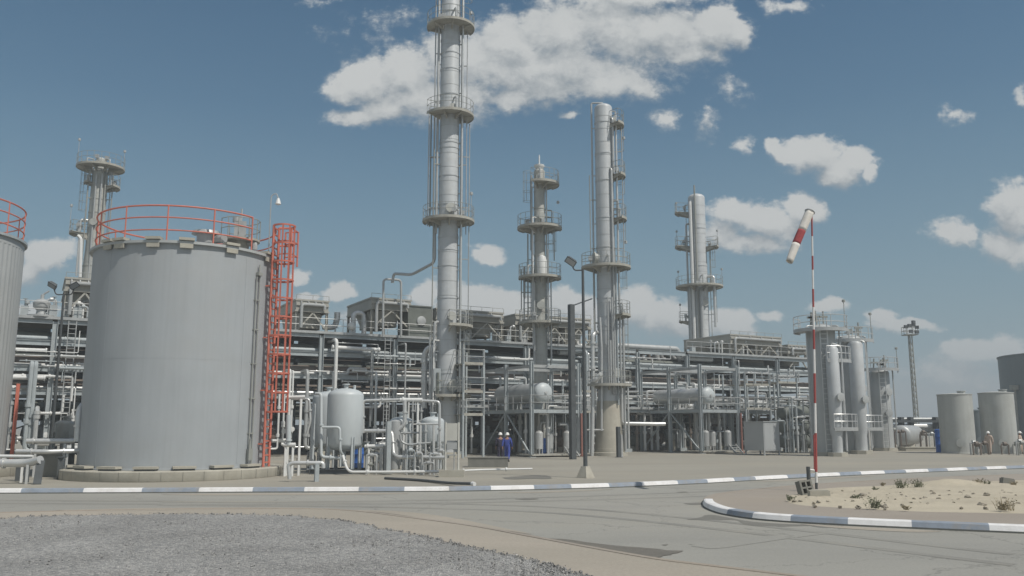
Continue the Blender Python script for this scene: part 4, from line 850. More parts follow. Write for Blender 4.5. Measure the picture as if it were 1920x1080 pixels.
m = MB(); m.tube([deckpt(718, 632, -.6), deckpt(719, 523, -.6), deckpt(752, 525, -.6), deckpt(752, 632, -.6)], .10, 8, .35); m.tube([deckpt(736, 524, -.6), deckpt(736, 530, -.6)], .14, 8); solo('bent_pipe', m, 'silver_dull', 'tall thin square pipe loop standing above the cooler left of the tallest column', 'pipe')
u, z = on_rack(78, 575, .5); m = MB(); m.lathe(K(u, .5, 0), [(.9, DECK + .07), (.9, DECK + .2), (.35, DECK + .25), (.3, DECK + .55), (.55, DECK + .8), (.58, DECK + 1.1), (.35, DECK + 1.35), (.12, DECK + 1.4), (.12, DECK + 1.7), (.02, DECK + 1.75)], 16); m.tube([K(u, .5, DECK + 1.7), K(u + .4, .4, DECK + 2.0)], .06, 6); solo('relief_pot', m, 'silver_dull', 'round silver pot with a small valve on the deck left of the floodlight pole', 'pressure pot')
u, z = on_rack(785, 610, .2); m = MB(); m.box(K(u, 1.2, DECK + 1.45), (2.2, 2.4, 2.75), RANG); m.beam(K(u - 1.15, -.02, DECK + 2.8), K(u + 1.15, -.02, DECK + 2.8), .1, .1); m.mi = 1; m.lathe(K(u + .15, -.0, DECK + 1.5), [(.42, 0), (.42, .1), (.34, .12), (.02, .13)], 18, -RV); solo('blower_casing', m, ['green_grey', 'silver_dull'], 'dark square casing with a round pale cover on the deck beside the tallest column', 'equipment casing', smooth=True)
cnt = 0
for i in range(46):
    px = rnd.choice((rnd.uniform(556, 830), rnd.uniform(865, 1110), rnd.uniform(1290, 1510), rnd.uniform(20, 160))); u, z = on_rack(px, 620); v = rnd.uniform(.1, 1.2); m = MB(); h = rnd.uniform(.5, 1.5)
    b = K(u, v, DECK + .07); k = i % 3
    if k == 0: m.tube([b, b + Vector((0, 0, h))], .07, 6); m.lathe(b + Vector((0, 0, h)), [(.05, 0), (.17, .02), (.17, .2), (.04, .25)], 10); m.beam(b + Vector((-.25, 0, h * .5)), b + Vector((.25, 0, h * .5)), .06)
    elif k == 1: m.tube([b, b + Vector((0, 0, h)), b + RU * .6 + Vector((0, 0, h)), b + RU * .6], .08, 8, .2); m.lathe(b + RU * .3 + Vector((0, 0, h)), [(.18, -.1), (.18, .1)], 10, RU)
    else: m.box(b + Vector((0, 0, h * .35)), (.5, .35, h * .7), RANG); m.tube([b + Vector((0, 0, h * .7)), b + Vector((0, 0, h * 1.2))], .05, 6); m.lathe(b + Vector((0, 0, h * 1.15)), [(.16, 0), (.16, .03)], 10)
    solo('valve_fitting', m, rnd.choice(('silver', 'silver_dull', 'white_paint', 'steel_grey')), 'small valve fitting standing on the rack deck among the coolers', 'valve', loc=b, group='small valve fittings on the rack deck')
# rear rack with its pipes, seen dark through the gaps
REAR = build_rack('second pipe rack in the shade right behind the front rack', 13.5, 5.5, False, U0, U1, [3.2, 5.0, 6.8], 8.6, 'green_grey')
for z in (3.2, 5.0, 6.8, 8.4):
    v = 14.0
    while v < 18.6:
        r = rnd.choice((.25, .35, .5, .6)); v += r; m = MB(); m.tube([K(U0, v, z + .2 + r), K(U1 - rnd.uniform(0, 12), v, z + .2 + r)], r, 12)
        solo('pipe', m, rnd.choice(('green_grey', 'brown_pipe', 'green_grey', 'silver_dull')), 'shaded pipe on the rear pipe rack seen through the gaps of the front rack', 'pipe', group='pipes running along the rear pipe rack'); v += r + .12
# ================================================================== EQUIPMENT AT GROUND LEVEL
def exchanger(u, v, z, L_, r, mm, label, group, along='u'):
    ax = RU if along == 'u' else RV; c = K(u, v, 0); T = thing('heat_exchanger', label, 'heat exchanger', c, group); e = ax * L_ / 2; zc = Vector((0, 0, z))
    m = MB(); m.drum(c - e + zc, c + e * .7 + zc, r, 20, .35); m.build('shell', mm, T)
    m = MB(); m.lathe(c + e * .72 + zc, [(r * .9, -.05), (r * 1.18, -.04), (r * 1.18, .08), (r, .09), (r, L_ * .12), (r * 1.18, L_ * .12 + .01), (r * 1.18, L_ * .12 + .13), (r * .3, L_ * .12 + .16), (.02, L_ * .12 + .17)], 20, ax); m.build('channel_head', mm, T)
    for k in (-.6, .45):
        m = MB(); p = c + e * k; b = ax.cross(Vector((0, 0, 1)));
        m.beam(p + Vector((0, 0, .0)), p + Vector((0, 0, z - r * .8)), r * 1.5 if along == 'v' else .3, .3 if along == 'v' else r * 1.5); m.build('saddle', 'concrete' if z < 2.2 else 'steel_grey', T)
    m = MB()
    for k in (-.5, .3):
        m = MB(); p = c + e * k + zc; m.tube([p + Vector((0, 0, r * .9)), p + Vector((0, 0, r + .5))], .12, 8); m.lathe(p + Vector((0, 0, r + .5)), [(.13, -.05), (.2, -.05), (.2, .05), (.13, .05)], 10); m.build('nozzle', mm, T)
    return T
def pump(loc, rz, label, group, mm='green_grey'):
    T = thing('pump', label, 'pump', loc, group); M = rotz(rz); L_ = Vector(loc)
    def add(name, m, q): m.v = [L_ + M @ v for v in m.v]; return m.build(name, q, T)
    m = MB(); m.box((0, 0, .18), (1.9, .75, .36)); add('plinth', m, 'concrete')
    m = MB(); m.lathe((-.85, 0, .78), [(.02, 0), (.26, .02), (.28, .1), (.28, .75), (.2, .85), (.08, .87), (.08, 1.05)], 16, (1, 0, 0)); m.box((-.45, 0, .44), (.6, .5, .16)); add('motor', m, mm)
    m = MB(); m.lathe((.25, 0, .76), [(.08, 0), (.3, .02), (.34, .2), (.34, .38), (.15, .42), (.12, .7)], 16, (1, 0, 0)); m.box((.45, 0, .44), (.35, .4, .16)); m.tube([(.48, 0, 1.05), (.48, 0, 2.0), (.48, .7, 2.0)], .1, 8, .25); add('casing', m, 'silver_dull')
    return T
rnd = random.Random(33)
# dark banks of exchangers and drums under and behind the rack
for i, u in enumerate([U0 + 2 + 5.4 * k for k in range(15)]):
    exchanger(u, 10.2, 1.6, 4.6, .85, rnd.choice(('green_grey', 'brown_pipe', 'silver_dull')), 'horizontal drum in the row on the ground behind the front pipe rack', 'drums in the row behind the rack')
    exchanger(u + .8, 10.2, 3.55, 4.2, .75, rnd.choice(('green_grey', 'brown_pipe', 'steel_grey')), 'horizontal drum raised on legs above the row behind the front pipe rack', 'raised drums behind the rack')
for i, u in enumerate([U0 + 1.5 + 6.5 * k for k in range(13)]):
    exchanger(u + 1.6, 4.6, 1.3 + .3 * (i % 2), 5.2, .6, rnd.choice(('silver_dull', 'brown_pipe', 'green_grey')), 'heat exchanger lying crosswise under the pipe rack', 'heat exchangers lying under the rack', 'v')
for i in range(20):
    px = rnd.uniform(-20, 1500); u, _ = on_rack(px, 800); pump(K(u, rnd.choice((-1.6, -1.2, .9)), 0), RANG + rnd.choice((0, math.pi / 2, math.pi)), 'pump set on a concrete plinth along the foot of the pipe rack', 'pumps along the foot of the rack', rnd.choice(('green_grey', 'steel_grey', 'silver_dull')))
# risers: vertical runs dropping from the tiers to ground equipment
for i in range(95):
    px = rnd.uniform(-10, 1515); u, _ = on_rack(px, 760); v = rnd.choice((-.45, -.8, -1.2, .3, 1.3, -2.0)); t = rnd.choice(TIERS[:2] + [TIERS[0], 3.2, 9.0]); r = rnd.choice((.045, .06, .08, .11, .15)); zt = t + .25 + r; m = MB(); z0 = rnd.uniform(.5, 1.6)
    s = rnd.choice((-1, 1)); pts = [K(u + s * rnd.uniform(.4, 1.6), v, z0), K(u, v, z0), K(u, v, zt), K(u, v + 2.2, zt)]
    m.tube(pts, r, 8, r * 2.5)
    for z in (rnd.uniform(1.5, 3), rnd.uniform(2.5, 4)): m.lathe(K(u, v, z), [(r, -.12), (r + .07, -.12), (r + .07, .12), (r, .12)], 10)
    if i % 3 == 0: z = rnd.uniform(1.2, 2.6); m.lathe(K(u, v - r, z), [(.05, 0), (.05, .25), (.2, .26), (.2, .3), (.02, .31)], 12, -RV)
    solo('riser', m, rnd.choice(('silver', 'silver', 'silver_dull', 'steel_grey', 'white_paint', 'white_paint')), 'vertical pipe dropping from the front pipe rack towards the ground equipment', 'pipe', loc=K(u, v, z0), group='vertical pipes along the front of the rack')
# low mezzanine decks added to shade the ground between frames and rack, equipment below
for (p0, p1, lab, g) in ((858, 1106, 'low steel mezzanine deck added for shade at the rack foot behind the centre equipment frame', 'centre'), (1168, 1505, 'low steel mezzanine deck added for shade at the rack foot right of the pale column', 'right')):
    u0 = on_rack(p0, 780, -4)[0]; u1 = on_rack(p1, 780, -4)[0]; n = max(1, round((u1 - u0) / 6.5)); u1 = u0 + 6.5 * n
    build_rack(lab, -4.4, 4.0, [(u0, u1)], u0, u1, [], 4.0)
    for k in range(int((u1 - u0) / 3.1)):
        u = u0 + 1.7 + 3.1 * k
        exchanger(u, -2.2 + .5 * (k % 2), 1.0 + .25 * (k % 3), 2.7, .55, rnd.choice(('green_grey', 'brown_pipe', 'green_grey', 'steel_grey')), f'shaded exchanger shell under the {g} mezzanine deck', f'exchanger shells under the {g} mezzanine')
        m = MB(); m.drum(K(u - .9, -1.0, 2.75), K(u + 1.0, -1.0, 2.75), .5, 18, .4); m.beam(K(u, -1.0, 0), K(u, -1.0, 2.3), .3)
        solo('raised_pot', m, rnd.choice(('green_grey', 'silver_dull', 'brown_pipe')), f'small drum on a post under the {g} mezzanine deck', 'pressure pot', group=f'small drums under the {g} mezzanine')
    for k in range(int((u1 - u0) * 1.1)):
        u = u0 + rnd.uniform(0, u1 - u0); r = rnd.choice((.05, .08, .12)); v = rnd.uniform(-4.3, -3.0); h = rnd.uniform(1.6, 3.8); m = MB(); m.tube([K(u, v, .1), K(u, v, h), K(u, v + 1.6, h)], r, 8, r * 2.5); m.lathe(K(u, v, h * .5), [(r, -.12), (r + .08, -.12), (r + .08, .12), (r, .12)], 10)
        solo('riser', m, rnd.choice(('silver', 'silver_dull', 'white_paint', 'brown_pipe', 'steel_grey')), f'upright pipe along the front of the {g} mezzanine deck', 'pipe', group=f'upright pipes along the {g} mezzanine')
        if k % 2 == 0:
            m = MB(); z = rnd.uniform(4.4, 6.0); m.tube([K(u, v + .6, 4.05), K(u, v + .6, z), K(u + rnd.choice((-1.5, 1.5)), v + .6, z), K(u + rnd.choice((-1.5, 1.5)), 0, z)], r, 8, r * 2.5); solo('riser', m, rnd.choice(('silver', 'silver_dull', 'white_paint')), f'pipe bend rising from the {g} mezzanine deck to the rack', 'pipe', group=f'pipe bends on the {g} mezzanine')
for i in range(62):
    px = rnd.choice((rnd.uniform(556, 800), rnd.uniform(870, 1080), rnd.uniform(1175, 1500), rnd.uniform(1175, 1500), rnd.uniform(15, 150))); v = rnd.uniform(-.9, -.3); u, _ = on_rack(px, 760, v); z = rnd.uniform(2.2, 9.2); L_ = rnd.uniform(1.2, 4.5); r = rnd.choice((.035, .05, .07, .10)); m = MB()
    e = rnd.choice((-1.0, 1.0)) * rnd.uniform(.6, 1.8); m.tube([K(u, v + .9, z), K(u, v, z), K(u + L_, v, z), K(u + L_, v, z + e)], r, 8, r * 2.5)
    for q in (.15, .6): m.lathe(K(u + L_ * q, v, z), [(r, -.05), (r + .05, -.05), (r + .05, .05), (r, .05)], 10, RU)
    solo('branch_pipe', m, rnd.choice(('silver', 'silver', 'white_paint', 'silver_dull', 'steel_grey')), 'short bent branch pipe running level along the front of the pipe rack', 'pipe', loc=K(u + L_ / 2, v, z), group='short branch pipes along the front of the rack')
# rack ladders and thin posts
def pix_post(px, y0, y1, d, w, mm, lab, name='post', cat='post'):
    m = MB(); a = P(px, y1, d); b = Vector((a.x, a.y, max(0, Z(y0, d)))); m.beam(b, a, w); m.box(b + Vector((0, 0, .02)), (w * 2, w * 2, .04)); return solo(name, m, mm, lab, cat)
for px, lab in ((722, 'thin grey ladder up the rack front left of the tallest column'), (128, 'thin grey ladder up the rack front left of the big grey tank')):
    u, _ = on_rack(px, 700); m = MB(); p = K(u, -.5, 0); ladder(m, (p.x, p.y), math.degrees(math.atan2(RV.x * -1, RV.y)) , 1.0, 9.8, .5, None, .035, .35); solo('access_ladder', m, 'silver_dull', lab, 'ladder')
pix_post(697, 800, 655, 72, .12, 'silver_dull', 'slender grey post in front of the rack left of the thin ladder')
# dark square pillar left of the pale column
m = MB(); a = P(1073, 760, 62); m.beam(Vector((a.x, 62, 0)), Vector((a.x, 62, Z(571, 62))), .38, .38); m.tube([Vector((a.x, 62, Z(574, 62))), P(1110, 560, 66)], .05, 6); solo('dark_pillar', m, 'steel_dark', 'dark steel pillar standing between the slim column and the pale column', 'pillar')
# ------------------------------------------------------------------ skid frames with drums
def skid(px, d, ytop, ydeck, Lu, Lv, label, drum_label, drum_r, drum_mat, red=True, extra=True):
    o = Vector((X(px, 800, d), d, 0)); Q = lambda u, v, z: o + RU * u + RV * v + Vector((0, 0, z)); zt, zd = Z(ytop, d), Z(ydeck, d)
    T = thing('process_skid', label, 'steel frame', Q(Lu / 2, Lv / 2, 0))
    for u in (0, Lu):
        for k in range(3):
            m = MB(); v = Lv * k / 2; m.ibeam(Q(u, v, .02), Q(u, v, zt + .35), .26, .26, .04); m.box(Q(u, v, .02), (.5, .5, .04), RANG); m.build('column', 'steel_grey', T)
    for z, h in ((zd - .12, .26), (zt, .22)):
        m = MB()
        for u in (0, Lu): m.beam(Q(u, .14, z), Q(u, Lv / 2 - .14, z), .16, h); m.beam(Q(u, Lv / 2 + .14, z), Q(u, Lv - .14, z), .16, h)
        for k in range(3): m.beam(Q(.14, Lv * k / 2, z), Q(Lu - .14, Lv * k / 2, z), .16, h)
        m.build('beam', 'silver_dull' if z > zd else 'steel_grey', T)
    m = MB(); m.box(Q(Lu / 2, Lv / 2, zd + .04), (Lu - .3, Lv - .3, .05), RANG); m.build('deck', 'grating', T)
    m = MB(); rail(m, [Q(-.18, Lv, zd), Q(-.18, -.18, zd), Q(Lu + .18, -.18, zd), Q(Lu + .18, Lv, zd)], 1.1, 1.4, .03); m.build('railing', 'silver_dull', T)
    m = MB(); m.beam(Q(-.02, .2, .2), Q(-.02, Lv / 2 - .2, zd - .3), .1); m.beam(Q(-.02, Lv / 2 + .2, zd - .3), Q(-.02, Lv - .2, .2), .1); m.build('brace', 'steel_grey', T)
    m = MB(); m.box(Q(Lu / 2, .9, .16), (Lu + .3, 2.4, .10), RANG); m.build('skid_floor', 'grating', T)
    # drum on saddles on the deck
    zc = zd + .55 + drum_r; D = thing('horizontal_drum', drum_label, 'pressure drum', Q(Lu * .32, Lv * .45, zd + .07)); u = Lu * .32
    m = MB(); m.drum(Q(u, .55, zc), Q(u, Lv * .88, zc), drum_r, 28, .5); m.build('shell', drum_mat, D); m = MB(); k_ = 7; m.lathe(Q(u, .55, zc), [(drum_r + .012, -.02)] + [(max(.002, (drum_r + .01) * math.cos(i / k_ * math.pi / 2)), drum_r * .52 * math.sin(i / k_ * math.pi / 2)) for i in range(1, k_ + 1)], 28, -RV); m.build('dished_head', 'vessel_paint', D)
    for v in (Lv * .2, Lv * .7): m = MB(); m.box(Q(u, v, zd + .07 + (zc - drum_r * .75 - zd - .07) / 2), (drum_r * 1.5, .25, zc - drum_r * .75 - zd - .07), RANG); m.build('saddle', 'steel_grey', D)
    m = MB(); m.lathe(Q(u, .55 - drum_r * .48, zc), [(.12, -.02), (.12, .1), (.02, .11)], 10, -RV); m.build('nozzle', 'silver', D); m = MB(); m.tube([Q(u, Lv * .4, zc + drum_r), Q(u, Lv * .4, zc + drum_r + .5), Q(u - 1, Lv * .4, zc + drum_r + .5)], .1, 8, .2); m.build('nozzle', 'silver', D)
    if red:
        m = MB(); m.beam(Q(Lu + .05, -.3, .1), Q(Lu + .05, -.3, zd - .25), .13); m.lathe(Q(Lu + .05, -.3, .02), [(.3, 0), (.3, .1)], 10); solo('fire_riser', m, 'red_old', 'dull red riser pipe at the right front corner of the ' + ('centre' if px < 1100 else 'right') + ' equipment frame', 'pipe')
    # steps
    m = MB(); a = Q(Lu * .62, -1.3, 0); 
    for sg in (0, .8): m.beam(a + RU * sg + Vector((0, 0, .02)), a + RU * sg + RV * .9 + Vector((0, 0, .75)), .06, .16)
    for i in range(4): m.box(a + RU * .4 + RV * (.1 + .24 * i) + Vector((0, 0, .12 + .19 * i)), (.78, .2, .04), RANG)
    solo('steps', m, 'silver_dull', 'small metal steps in front of the ' + ('centre' if px < 1100 else 'right') + ' equipment frame', 'steps')
    # equipment inside
    gl = 'centre' if px < 1100 else 'right'
    for i in range(9):
        m = MB(); u, v = rnd.uniform(.3, Lu - .3), rnd.uniform(.2, Lv * .8); r = rnd.choice((.06, .09, .14)); z1 = rnd.uniform(1.8, zd + 1.5); m.tube([Q(u, v, .22), Q(u, v, z1), Q(u + rnd.choice((-.8, .8)), v, z1)], r, 8, r * 2.5); m.lathe(Q(u, v, z1 * .55), [(r, -.15), (r + .08, -.15), (r + .08, .15), (r, .15)], 10)
        solo('skid_pipe', m, rnd.choice(('silver', 'silver_dull', 'white_paint', 'steel_grey')), f'upright pipe inside the {gl} equipment frame', 'pipe', group=f'upright pipes inside the {gl} equipment frame')
    for i in range(3):
        p = Q(Lu * (.25 + .3 * i), .7 + .6 * (i % 2), .21); m = MB(); m.lathe(p, [(.05, .35), (.3, .4), (.32, 1.6), (.2, 1.75), (.02, 1.8)], 16); 
        for k in range(3): m.tube([p + dirv(120 * k) * .28, p + dirv(120 * k) * .28 + Vector((0, 0, .5))], .04, 6)
        solo('filter_pot', m, rnd.choice(('silver', 'silver_dull')), f'upright filter pot on legs inside the {gl} equipment frame', 'pressure pot', group=f'filter pots inside the {gl} equipment frame')
    return Q
Qc = skid(997, 66, 686, 768, 4.3, 8.2, 'steel equipment frame holding a drum with a bright dished end, in the centre', 'horizontal grey drum with a bright white dished end in the centre frame', .78, 'silver_dull')
skid(1315, 75, 690, 768, 4.3, 8.4, 'steel equipment frame with a drum, right of the pale column', 'horizontal silver drum on the frame right of the pale column', .72, 'silver', True)
# two-storey light frame around the foot of the tallest column
def light_frame(px, d, w, dep, zs, label):
    o = Vector((X(px, 800, d), d, 0)); Q = lambda u, v, z: o + RU * u + RV * v + Vector((0, 0, z)); T = thing('stair_tower', label, 'steel frame', Q(w / 2, dep / 2, 0))
    for u in (0, w):
        for v in (0, dep): m = MB(); m.beam(Q(u, v, 0), Q(u, v, zs[-1] + 1.1), .14); m.build('post', 'steel_grey', T)
    for z in zs:
        m = MB(); m.box(Q(w / 2, dep / 2, z), (w - .16, dep - .16, .05), RANG); m.beam(Q(.08, 0, z), Q(w - .08, 0, z), .1, .2); m.build('deck', 'grating', T)
        m = MB(); rail(m, [Q(0, dep, z), Q(0, -.1, z), Q(w, -.1, z)], 1.05, 1.2, .028); m.build('railing', 'silver_dull', T)
light_frame(868, 64, 1.7, 3, (3.2, 4.9, 7.0), 'light steel stair frame of three levels right beside the foot of the tallest column')
light_frame(1090, 76, 1.6, 3, (3.6, 5.4), 'light steel frame of two levels left of the pale column skirt')
light_frame(1400, 82, 3.2, 3, (4.0, 6.3), 'light steel frame of two levels behind the grey cabinet')
light_frame(1462, 84, 2.6, 3, (4.0, 6.6), 'light steel frame of two levels left of the tall absorber vessels')
# grey cabinet
def cabinet():
    o = Vector((X(1432, 820, 70), 70, 0)); Q = lambda u, v, z: o + RU * u + RV * v + Vector((0, 0, z)); T = thing('equipment_cabinet', 'plain grey sheet metal cabinet on short legs right of the right equipment frame', 'cabinet', Q(.8, 1, 0))
    m = MB(); m.box(Q(.88, 1.1, 1.52), (1.76, 2.2, 2.3), RANG); m.build('body', 'cabinet', T)
    m = MB(); m.box(Q(.88, 1.1, 2.70), (1.9, 2.34, .06), RANG); m.build('roof', 'cabinet', T)
    m = MB(); m.box(Q(.88, -.012, 1.52), (1.6, .02, 2.14), RANG); m.build('door', 'cabinet', T)
    for u in (.06, 1.7):
        for v in (.06, 2.14): m = MB(); m.beam(Q(u, v, 0), Q(u, v, .37), .1); m.build('leg', 'cabinet', T)
cabinet()
solo('insulated_line', MB().tube([P(1165, 700, 72), P(1166, 794, 72), P(1230, 795, 73), P(1247, 795, 73.2)], .16, 10, .3), 'silver', 'shiny pipe bending level at the right of the pale column skirt', 'pipe')
pix_post(1159, 862, 800, 66, .26, 'steel_dark', 'short dark post in front of the pale column skirt')
pix_post(1165, 862, 815, 67, .14, 'silver_dull', 'thin pale leaning post beside the short dark post')
# ------------------------------------------------------------------ white pressure vessels near the road
def leg_vessel(px, d, r, y_top_t, y_bot_t, label, mm='vessel_paint', nlegs=4):
    c = Vector((X(px, 820, d), d, 0)); T = thing('pressure_vessel', label, 'pressure vessel', c); z0, z1 = Z(y_bot_t, d), Z(y_top_t, d); m = MB(); m.drum(c + Vector((0, 0, z0)), c + Vector((0, 0, z1)), r, 40, .42)
    m.build('shell', mm, T)
    for k in range(nlegs): dv = dirv(38 + 360 / nlegs * k); m = MB(); m.ibeam(c + dv * (r - .02) + Vector((0, 0, .15)), c + dv * (r - .02) + Vector((0, 0, z0 + .35)), .16, .16, .02); m.build('leg', mm, T)
    m = MB(); m.lathe(c, [(.12, z1 + r * .40), (.12, z1 + r * .42 + .16), (.2, z1 + r * .42 + .165), (.2, z1 + r * .42 + .22), (.02, z1 + r * .42 + .225)], 12); m.build('nozzle', mm, T); m = MB(); m.tube([c + Vector((r * .5, -.1, z1 + r * .3)), c + Vector((r * .5, -.1, z1 + r * .42 + .15))], .07, 8); m.build('nozzle', mm, T); m = MB(); m.tube([c + Vector((0, 0, z0 - r * .4)), c + Vector((0, 0, .35))], .1, 8); m.build('nozzle', mm, T)
    return T, c
V1, cv1 = leg_vessel(646, 43.5, .90, 742, 832, 'upright white pressure vessel on legs on a dark skid right of the red ladder')
V2, cv2 = leg_vessel(614, 46.8, .86, 746, 830, 'second white pressure vessel half hidden behind the front one, right of the red ladder')
m = MB(); c = cv1
for sg in (-1, 1): m.ibeam(c + Vector((-1.5, sg * .8, .12)), c + Vector((1.35, sg * .8, .12)), .16, .24); 
for x in (-1.3, 0, 1.2): m.ibeam(c + Vector((x, -.7, .12)), c + Vector((x, .7, .12)), .12, .2)
m.box(c + Vector((0, 0, .05)), (2.6, 1.4, .08)); solo('vessel_skid', m, 'steel_dark', 'dark steel skid base under the upright white vessel', 'skid', smooth=False)
V3, cv3 = leg_vessel(752, 44.5, .62, 791, 838, 'small dull filter vessel with a domed lid under the T shaped pipe')
V4, cv4 = leg_vessel(811, 45, .60, 790, 826, 'small white domed vessel on slanting legs behind the panel board')
m = MB(); m.lathe(Vector((X(741, 820, 43.6), 43.6, 0)), [(.28, .2), (.28, Z(790, 43.6)), (.2, Z(788, 43.6)), (.02, Z(787, 43.6))], 20); solo('filter_pot', m, 'silver_dull', 'narrow dull grey cylinder in front of the domed filter vessel', 'pressure pot')
PIPES = [  # points (px, py, depth), radius, material, label
 ([(592, 738, 42.9), (602, 738, 42.8), (602, 857, 42.6), (638, 859, 42.6)], .08, 'vessel_paint', 'tall white pipe bend just left of the upright white vessel'),
 ([(604, 801, 42.4), (637, 801, 42.4), (638, 846, 42.4), (646, 858, 42.8)], .065, 'vessel_paint', 'small square white pipe loop across the front of the upright white vessel'),
 ([(681, 812, 43.6), (681, 751, 43.6), (753, 749, 43.8), (824, 753, 43.8), (825, 856, 43.8)], .07, 'silver', 'long level silver pipe linking the white vessel with the small domed vessel'),
 ([(750, 750, 43.7), (792, 750, 43.7)], .11, 'white_paint', 'thicker white sleeve on the level pipe above the filter vessel'),
 ([(759, 751, 43.5), (759, 795, 43.5), (748, 806, 43.5)], .10, 'silver', 'thick silver pipe dropping into the domed filter vessel'),
 ([(774, 751, 43.6), (773, 880, 43.6)], .045, 'silver_dull', 'first thin upright pipe right of the domed filter vessel'),
 ([(790, 751, 43.9), (790, 790, 43.9), (766, 791, 43.9)], .05, 'silver_dull', 'thin pipe turning back to the domed filter vessel'),
 ([(684, 837, 43), (722, 836, 43)], .09, 'white_paint', 'short level white pipe right of the upright white vessel legs'),
 ([(684, 808, 43.2), (735, 808, 43.2), (738, 852, 42.8), (745, 857, 42.6), (838, 858, 42.2)], .10, 'silver', 'stepped silver pipe running low towards the panel board'),
 ([(643, 855, 42.4), (650, 878, 41.6), (657, 885, 41.4), (722, 885, 41.3), (836, 884, 41.2)], .065, 'white_paint', 'lowest white pipe running near the ground towards the panel board'),
 ([(836, 884, 41.3), (900, 881, 42.5), (998, 879, 43)], .045, 'white_paint', 'thin white pipe near the ground right of the panel board'),
 ([(780, 795, 43), (822, 795, 43)], .05, 'silver', 'short level pipe in front of the small domed vessel, upper of two'),
 ([(798, 795, 43), (798, 882, 43)], .05, 'silver', 'upright pipe in front of the small domed vessel'),
 ([(752, 812, 43.2), (800, 811, 43.2)], .05, 'silver_dull', 'short level pipe in front of the small domed vessel, lower of two'),
 ([(750, 815, 43), (752, 828, 43), (764, 834, 43), (808, 830, 43)], .055, 'silver_dull', 'dull curved pipe low in front of the filter vessel'),
 ([(536, 745, 41.5), (572, 744, 41.6)], .08, 'white_paint', 'short white pipe stub at the right of the red ladder'),
 ([(545, 748, 42.5), (580, 748, 42.5), (582, 790, 42.5), (575, 815, 42.5)], .06, 'silver', 'small silver bend under the white stub right of the red ladder'),
 ([(541, 834, 41), (541, 778, 41)], .12, 'vessel_paint', 'thick upright pale pipe close to the red ladder foot'),
 ([(531, 834, 41), (554, 834, 41)], .10, 'white_paint', 'white flanged cross pipe at the foot of the thick upright pipe'),
 ([(543, 903, 37), (541, 872, 37), (548, 868, 37), (606, 868, 37.2), (606, 878, 37.2)], .09, 'silver', 'low silver pipe on a short post right of the tank plinth'),
 ([(50, 827, 40), (140, 827, 40.4)], .12, 'silver', 'level silver pipe left of the big tank, highest of three'),
 ([(30, 846, 38), (88, 847, 38.2), (150, 845, 39)], .10, 'silver', 'level silver pipe left of the big tank, middle of three'),
 ([(-30, 855, 36.4), (62, 856, 36.4)], .07, 'white_paint', 'level white pipe left of the big tank, just above the lagged one'),
 ([(-40, 869, 35.6), (55, 868, 35.6), (76, 862, 35.4)], .17, 'silver', 'thick lagged shiny pipe left of the big tank, lowest of all'),
 ([(145, 828, 39), (148, 770, 39), (155, 760, 39.5)], .15, 'silver', 'thick silver elbow rising beside the left foot of the big tank'),
 ([(700, 655, 71), (697, 790, 71)], .05, 'silver_dull', 'thin pipe clipped to the slender post in front of the rack'),
]
for pts, r, mm, lab in PIPES:
    m = MB(); w = [P(*p) for p in pts]; 
    for p in w: p.z = max(p.z, r + .01)
    m.tube(w, r, 10, r * 2.6)
    for a, b in zip(w[:-1], w[1:]):
        if (b - a).length > .9: q = a.lerp(b, .5 if len(w) > 2 else .15); m.lathe(q, [(r, -.035), (r + .05, -.035), (r + .05, .035), (r, .035)], 12, b - a)
    lo = min(p.z for p in w)
    if lo > .3 and max(p.z for p in w) - lo < .4:
        for k in (.2, .8): q = w[0].lerp(w[-1], k); m.beam(Vector((q.x, q.y, 0)), q - Vector((0, 0, r)), .1)
    solo('process_pipe', m, mm, lab, 'pipe')
m = MB(); m.beam(Vector((X(594, 880, 37), 37, 0)), Vector((X(594, 880, 37), 37, Z(871, 37))), .17); solo('pipe_support', m, 'steel_grey', 'short grey post under the low silver pipe right of the tank plinth', 'pipe support')
m = MB(); m.beam(Vector((X(70, 900, 35.3), 35.3, 0)), Vector((X(76, 870, 35.5), 35.5, Z(864, 35.5))), .22, .3); solo('pipe_support', m, 'steel_dark', 'leaning dark support under the end of the lagged pipe left of the big tank', 'pipe support')
for px, py, dd, lab in ((50, 887, 36.5, 'short dark support post, right one of two under the pipes at the far left'), (35, 880, 37.5, 'short dark support post, left one of two under the pipes at the far left'), (112, 885, 38.5, 'dark stump support beside the left of the tank plinth')):
    m = MB(); x = X(px, py, dd); m.beam(Vector((x, dd, 0)), Vector((x, dd, .95)), .22); m.box(Vector((x, dd, .97)), (.34, .34, .05)); solo('pipe_support', m, 'steel_dark', lab, 'pipe support')
m = MB(); m.box(Vector((X(103, 870, 41), 41, .5)), (1.3, 1, 1)); m.box(Vector((X(103, 870, 41), 41, 1.03)), (1.4, 1.1, .06)); solo('concrete_pier', m, 'concrete_dark', 'grey concrete pier at the foot of the rack left of the big tank', 'concrete block', smooth=False)
T_, _c = leg_vessel(120, 47, .50, 795, 822, 'stubby brownish vessel with a small dome behind the pipes left of the big tank', 'column_old')
pix_post(588, 880, 757, 43.2, .18, 'vessel_paint', 'thick pale support post left of the white vessels')
pix_post(729, 888, 790, 42.6, .22, 'steel_grey', 'dark upright support between the white vessel and the filter vessel')
pix_post(722, 886, 836, 42.2, .12, 'steel_dark', 'thin dark support at the left end of the low pipes')
